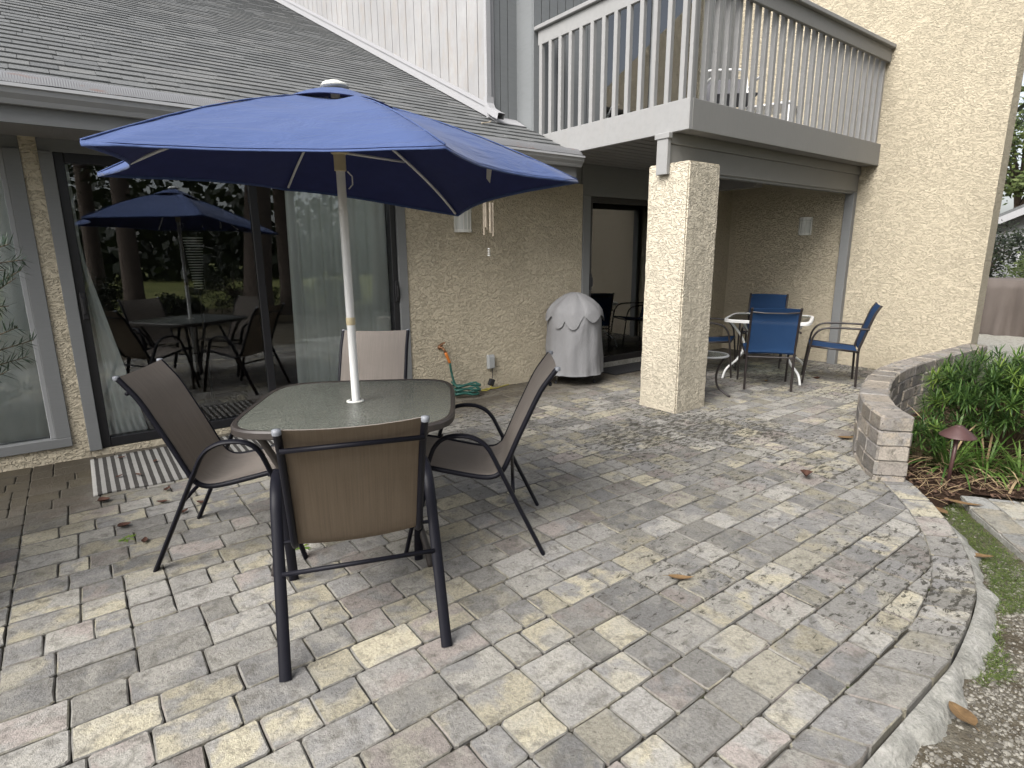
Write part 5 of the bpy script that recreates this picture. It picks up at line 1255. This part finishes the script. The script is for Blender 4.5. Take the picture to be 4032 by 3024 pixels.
# round hedge shrubs in front of the neighbour
tree('hedge_shrub', (20.5, 5.2, -0.06), 1.1, 0.06, 1.35, 1.0, 0.95, 2600, 'rounded dark green shrub in front of the neighbouring house', 'shrub', leafs=0.11, seed=21, branches=12)
tree('hedge_shrub', (19.0, 3.55, -0.06), 0.7, 0.05, 0.95, 1.0, 0.55, 1900, 'low yellow-green hedge above the brown cover', 'shrub', mat='tree_far', leafs=0.11, seed=22, branches=12)
tree('background_tree', (37, 8.6, -0.06), 5, 0.2, 6.0, 3.2, 3.3, 5200, 'olive green tree rising behind the neighbouring house', mat='tree_far', leafs=0.30, seed=23, branches=16)
tree('background_tree', (40, 2.0, -0.06), 5, 0.2, 5.2, 3.5, 3.0, 3500, 'pale green tree behind the ridge of the neighbouring house', mat='tree_far', leafs=0.32, seed=26, branches=14)
# palm
pm = empty('palm_tree', (16.5, 3.05, -0.06), 0, 'palm with drooping fan fronds at the right edge above the roof', 'palm')
MB().tube([(0, 0, 0), (0.1, -0.1, 2.5), (0.0, 0, 4.6)], [0.17, 0.14, 0.13], 10).build('trunk', M['bark'], pm, smooth=True)
r = random.Random(5); mb = MB(); mp_ = MB()
for i in range(26):
    a = r.uniform(0, 2*PI); el = r.uniform(-0.6, 1.2); d = Vector((math.cos(a)*math.cos(el), math.sin(a)*math.cos(el), math.sin(el))); b0 = Vector((0, 0, 4.6)); e = b0+d*r.uniform(0.7, 1.0); mp_.tube([b0, e], 0.015, 4)
    s_ = d.orthogonal().normalized(); u_ = d.cross(s_)
    for k in range(26):
        aa = -1.9+3.8*k/25; dd = d*math.cos(aa)+(s_ if i % 2 else u_)*math.sin(aa); leaf_strip(mb, e, dd, r.uniform(0.5, 0.75), 0.035, 0.9, 5)
mb.build('fronds', M['tree'], pm)['kind'] = 'stuff'; mp_.build('frond_stalks', M['stem'], pm)

# ------------------------------------------------------------ trees and bushes across the lawn side (seen mirrored in the doors)
TR = [(0.070, 14.2, 0.20, 'tall'), (0.03, 19.5, 0.22, 'tall'), (0.235, 13.8, 0.34, 'lean'), (0.295, 15.5, 0.30, 'tall'), (0.40, 19.0, 0.22, 'tall'), (0.455, 15.0, 0.24, 'tall'), (-0.06, 16.0, 0.24, 'tall')]
names = ['slender pine with pale bark mirrored left of the umbrella reflection', 'dark pine mirrored at the left edge of the wide door', 'thick leaning pine mirrored beside the door stile', 'thick pine mirrored just right of the door stile', 'thin pine mirrored behind the sheer curtain', 'pine with pale bark mirrored at the right of the wide door', 'pine mirrored behind the left casing of the wide door']
for i, (az, yp, rad_, kd) in enumerate(TR):
    Y = 2*(WY+0.05)-yp; X = az*yp
    tree('pine_tree', (X, Y, -0.09), 10, rad_, 6.4, 3.2, 3.4, 9000, names[i], seed=40+i, lean=((0.9 if kd == 'lean' else 0.15), 0), leafs=0.12, group='pines on the lawn side', branches=20)
BS = [(0.13, 14.6, 0.7, 'low dark bush mirrored behind the reflected chairs'), (0.205, 16.5, 1.25, 'tall bush mirrored below the umbrella reflection'), (0.36, 16.5, 0.9, 'bush mirrored beside the sheer curtain'), (0.01, 16.4, 1.1, 'bush mirrored at the left of the wide door')]
for i, (az, yp, hh, lab) in enumerate(BS):
    Y = 2*(WY+0.05)-yp
    tree('lawn_bush', (az*yp, Y, -0.09), hh*0.5, 0.05, hh*0.5, hh*0.85, hh*0.5, 3800, lab, 'bush', leafs=0.075, seed=70+i, group='bushes on the lawn side', branches=9)
r = random.Random(9); mb = MB()
for i in range(15000):
    x_ = r.uniform(-60, 26); y_ = -34+r.uniform(-5, 3)+3*math.sin(x_*0.2); z_ = abs(r.gauss(0, 1))*3.2*(1+0.4*math.sin(x_*0.37)+0.3*math.sin(x_*0.9)); a = Vector((r.uniform(-1, 1), r.uniform(-.3, .3), r.uniform(-1, 1))).normalized(); b = a.orthogonal().normalized(); s = r.uniform(0.35, 0.95); p = Vector((x_, y_, z_))
    mb.add([p-a*s/2, p+b*s*0.35, p+a*s/2, p-b*s*0.35], [(0, 1, 2, 3)])
tag(mb.build('far_woods', M['tree']), 'dark line of woods far across the lawn, mirrored in the doors', 'woods', kind='stuff')
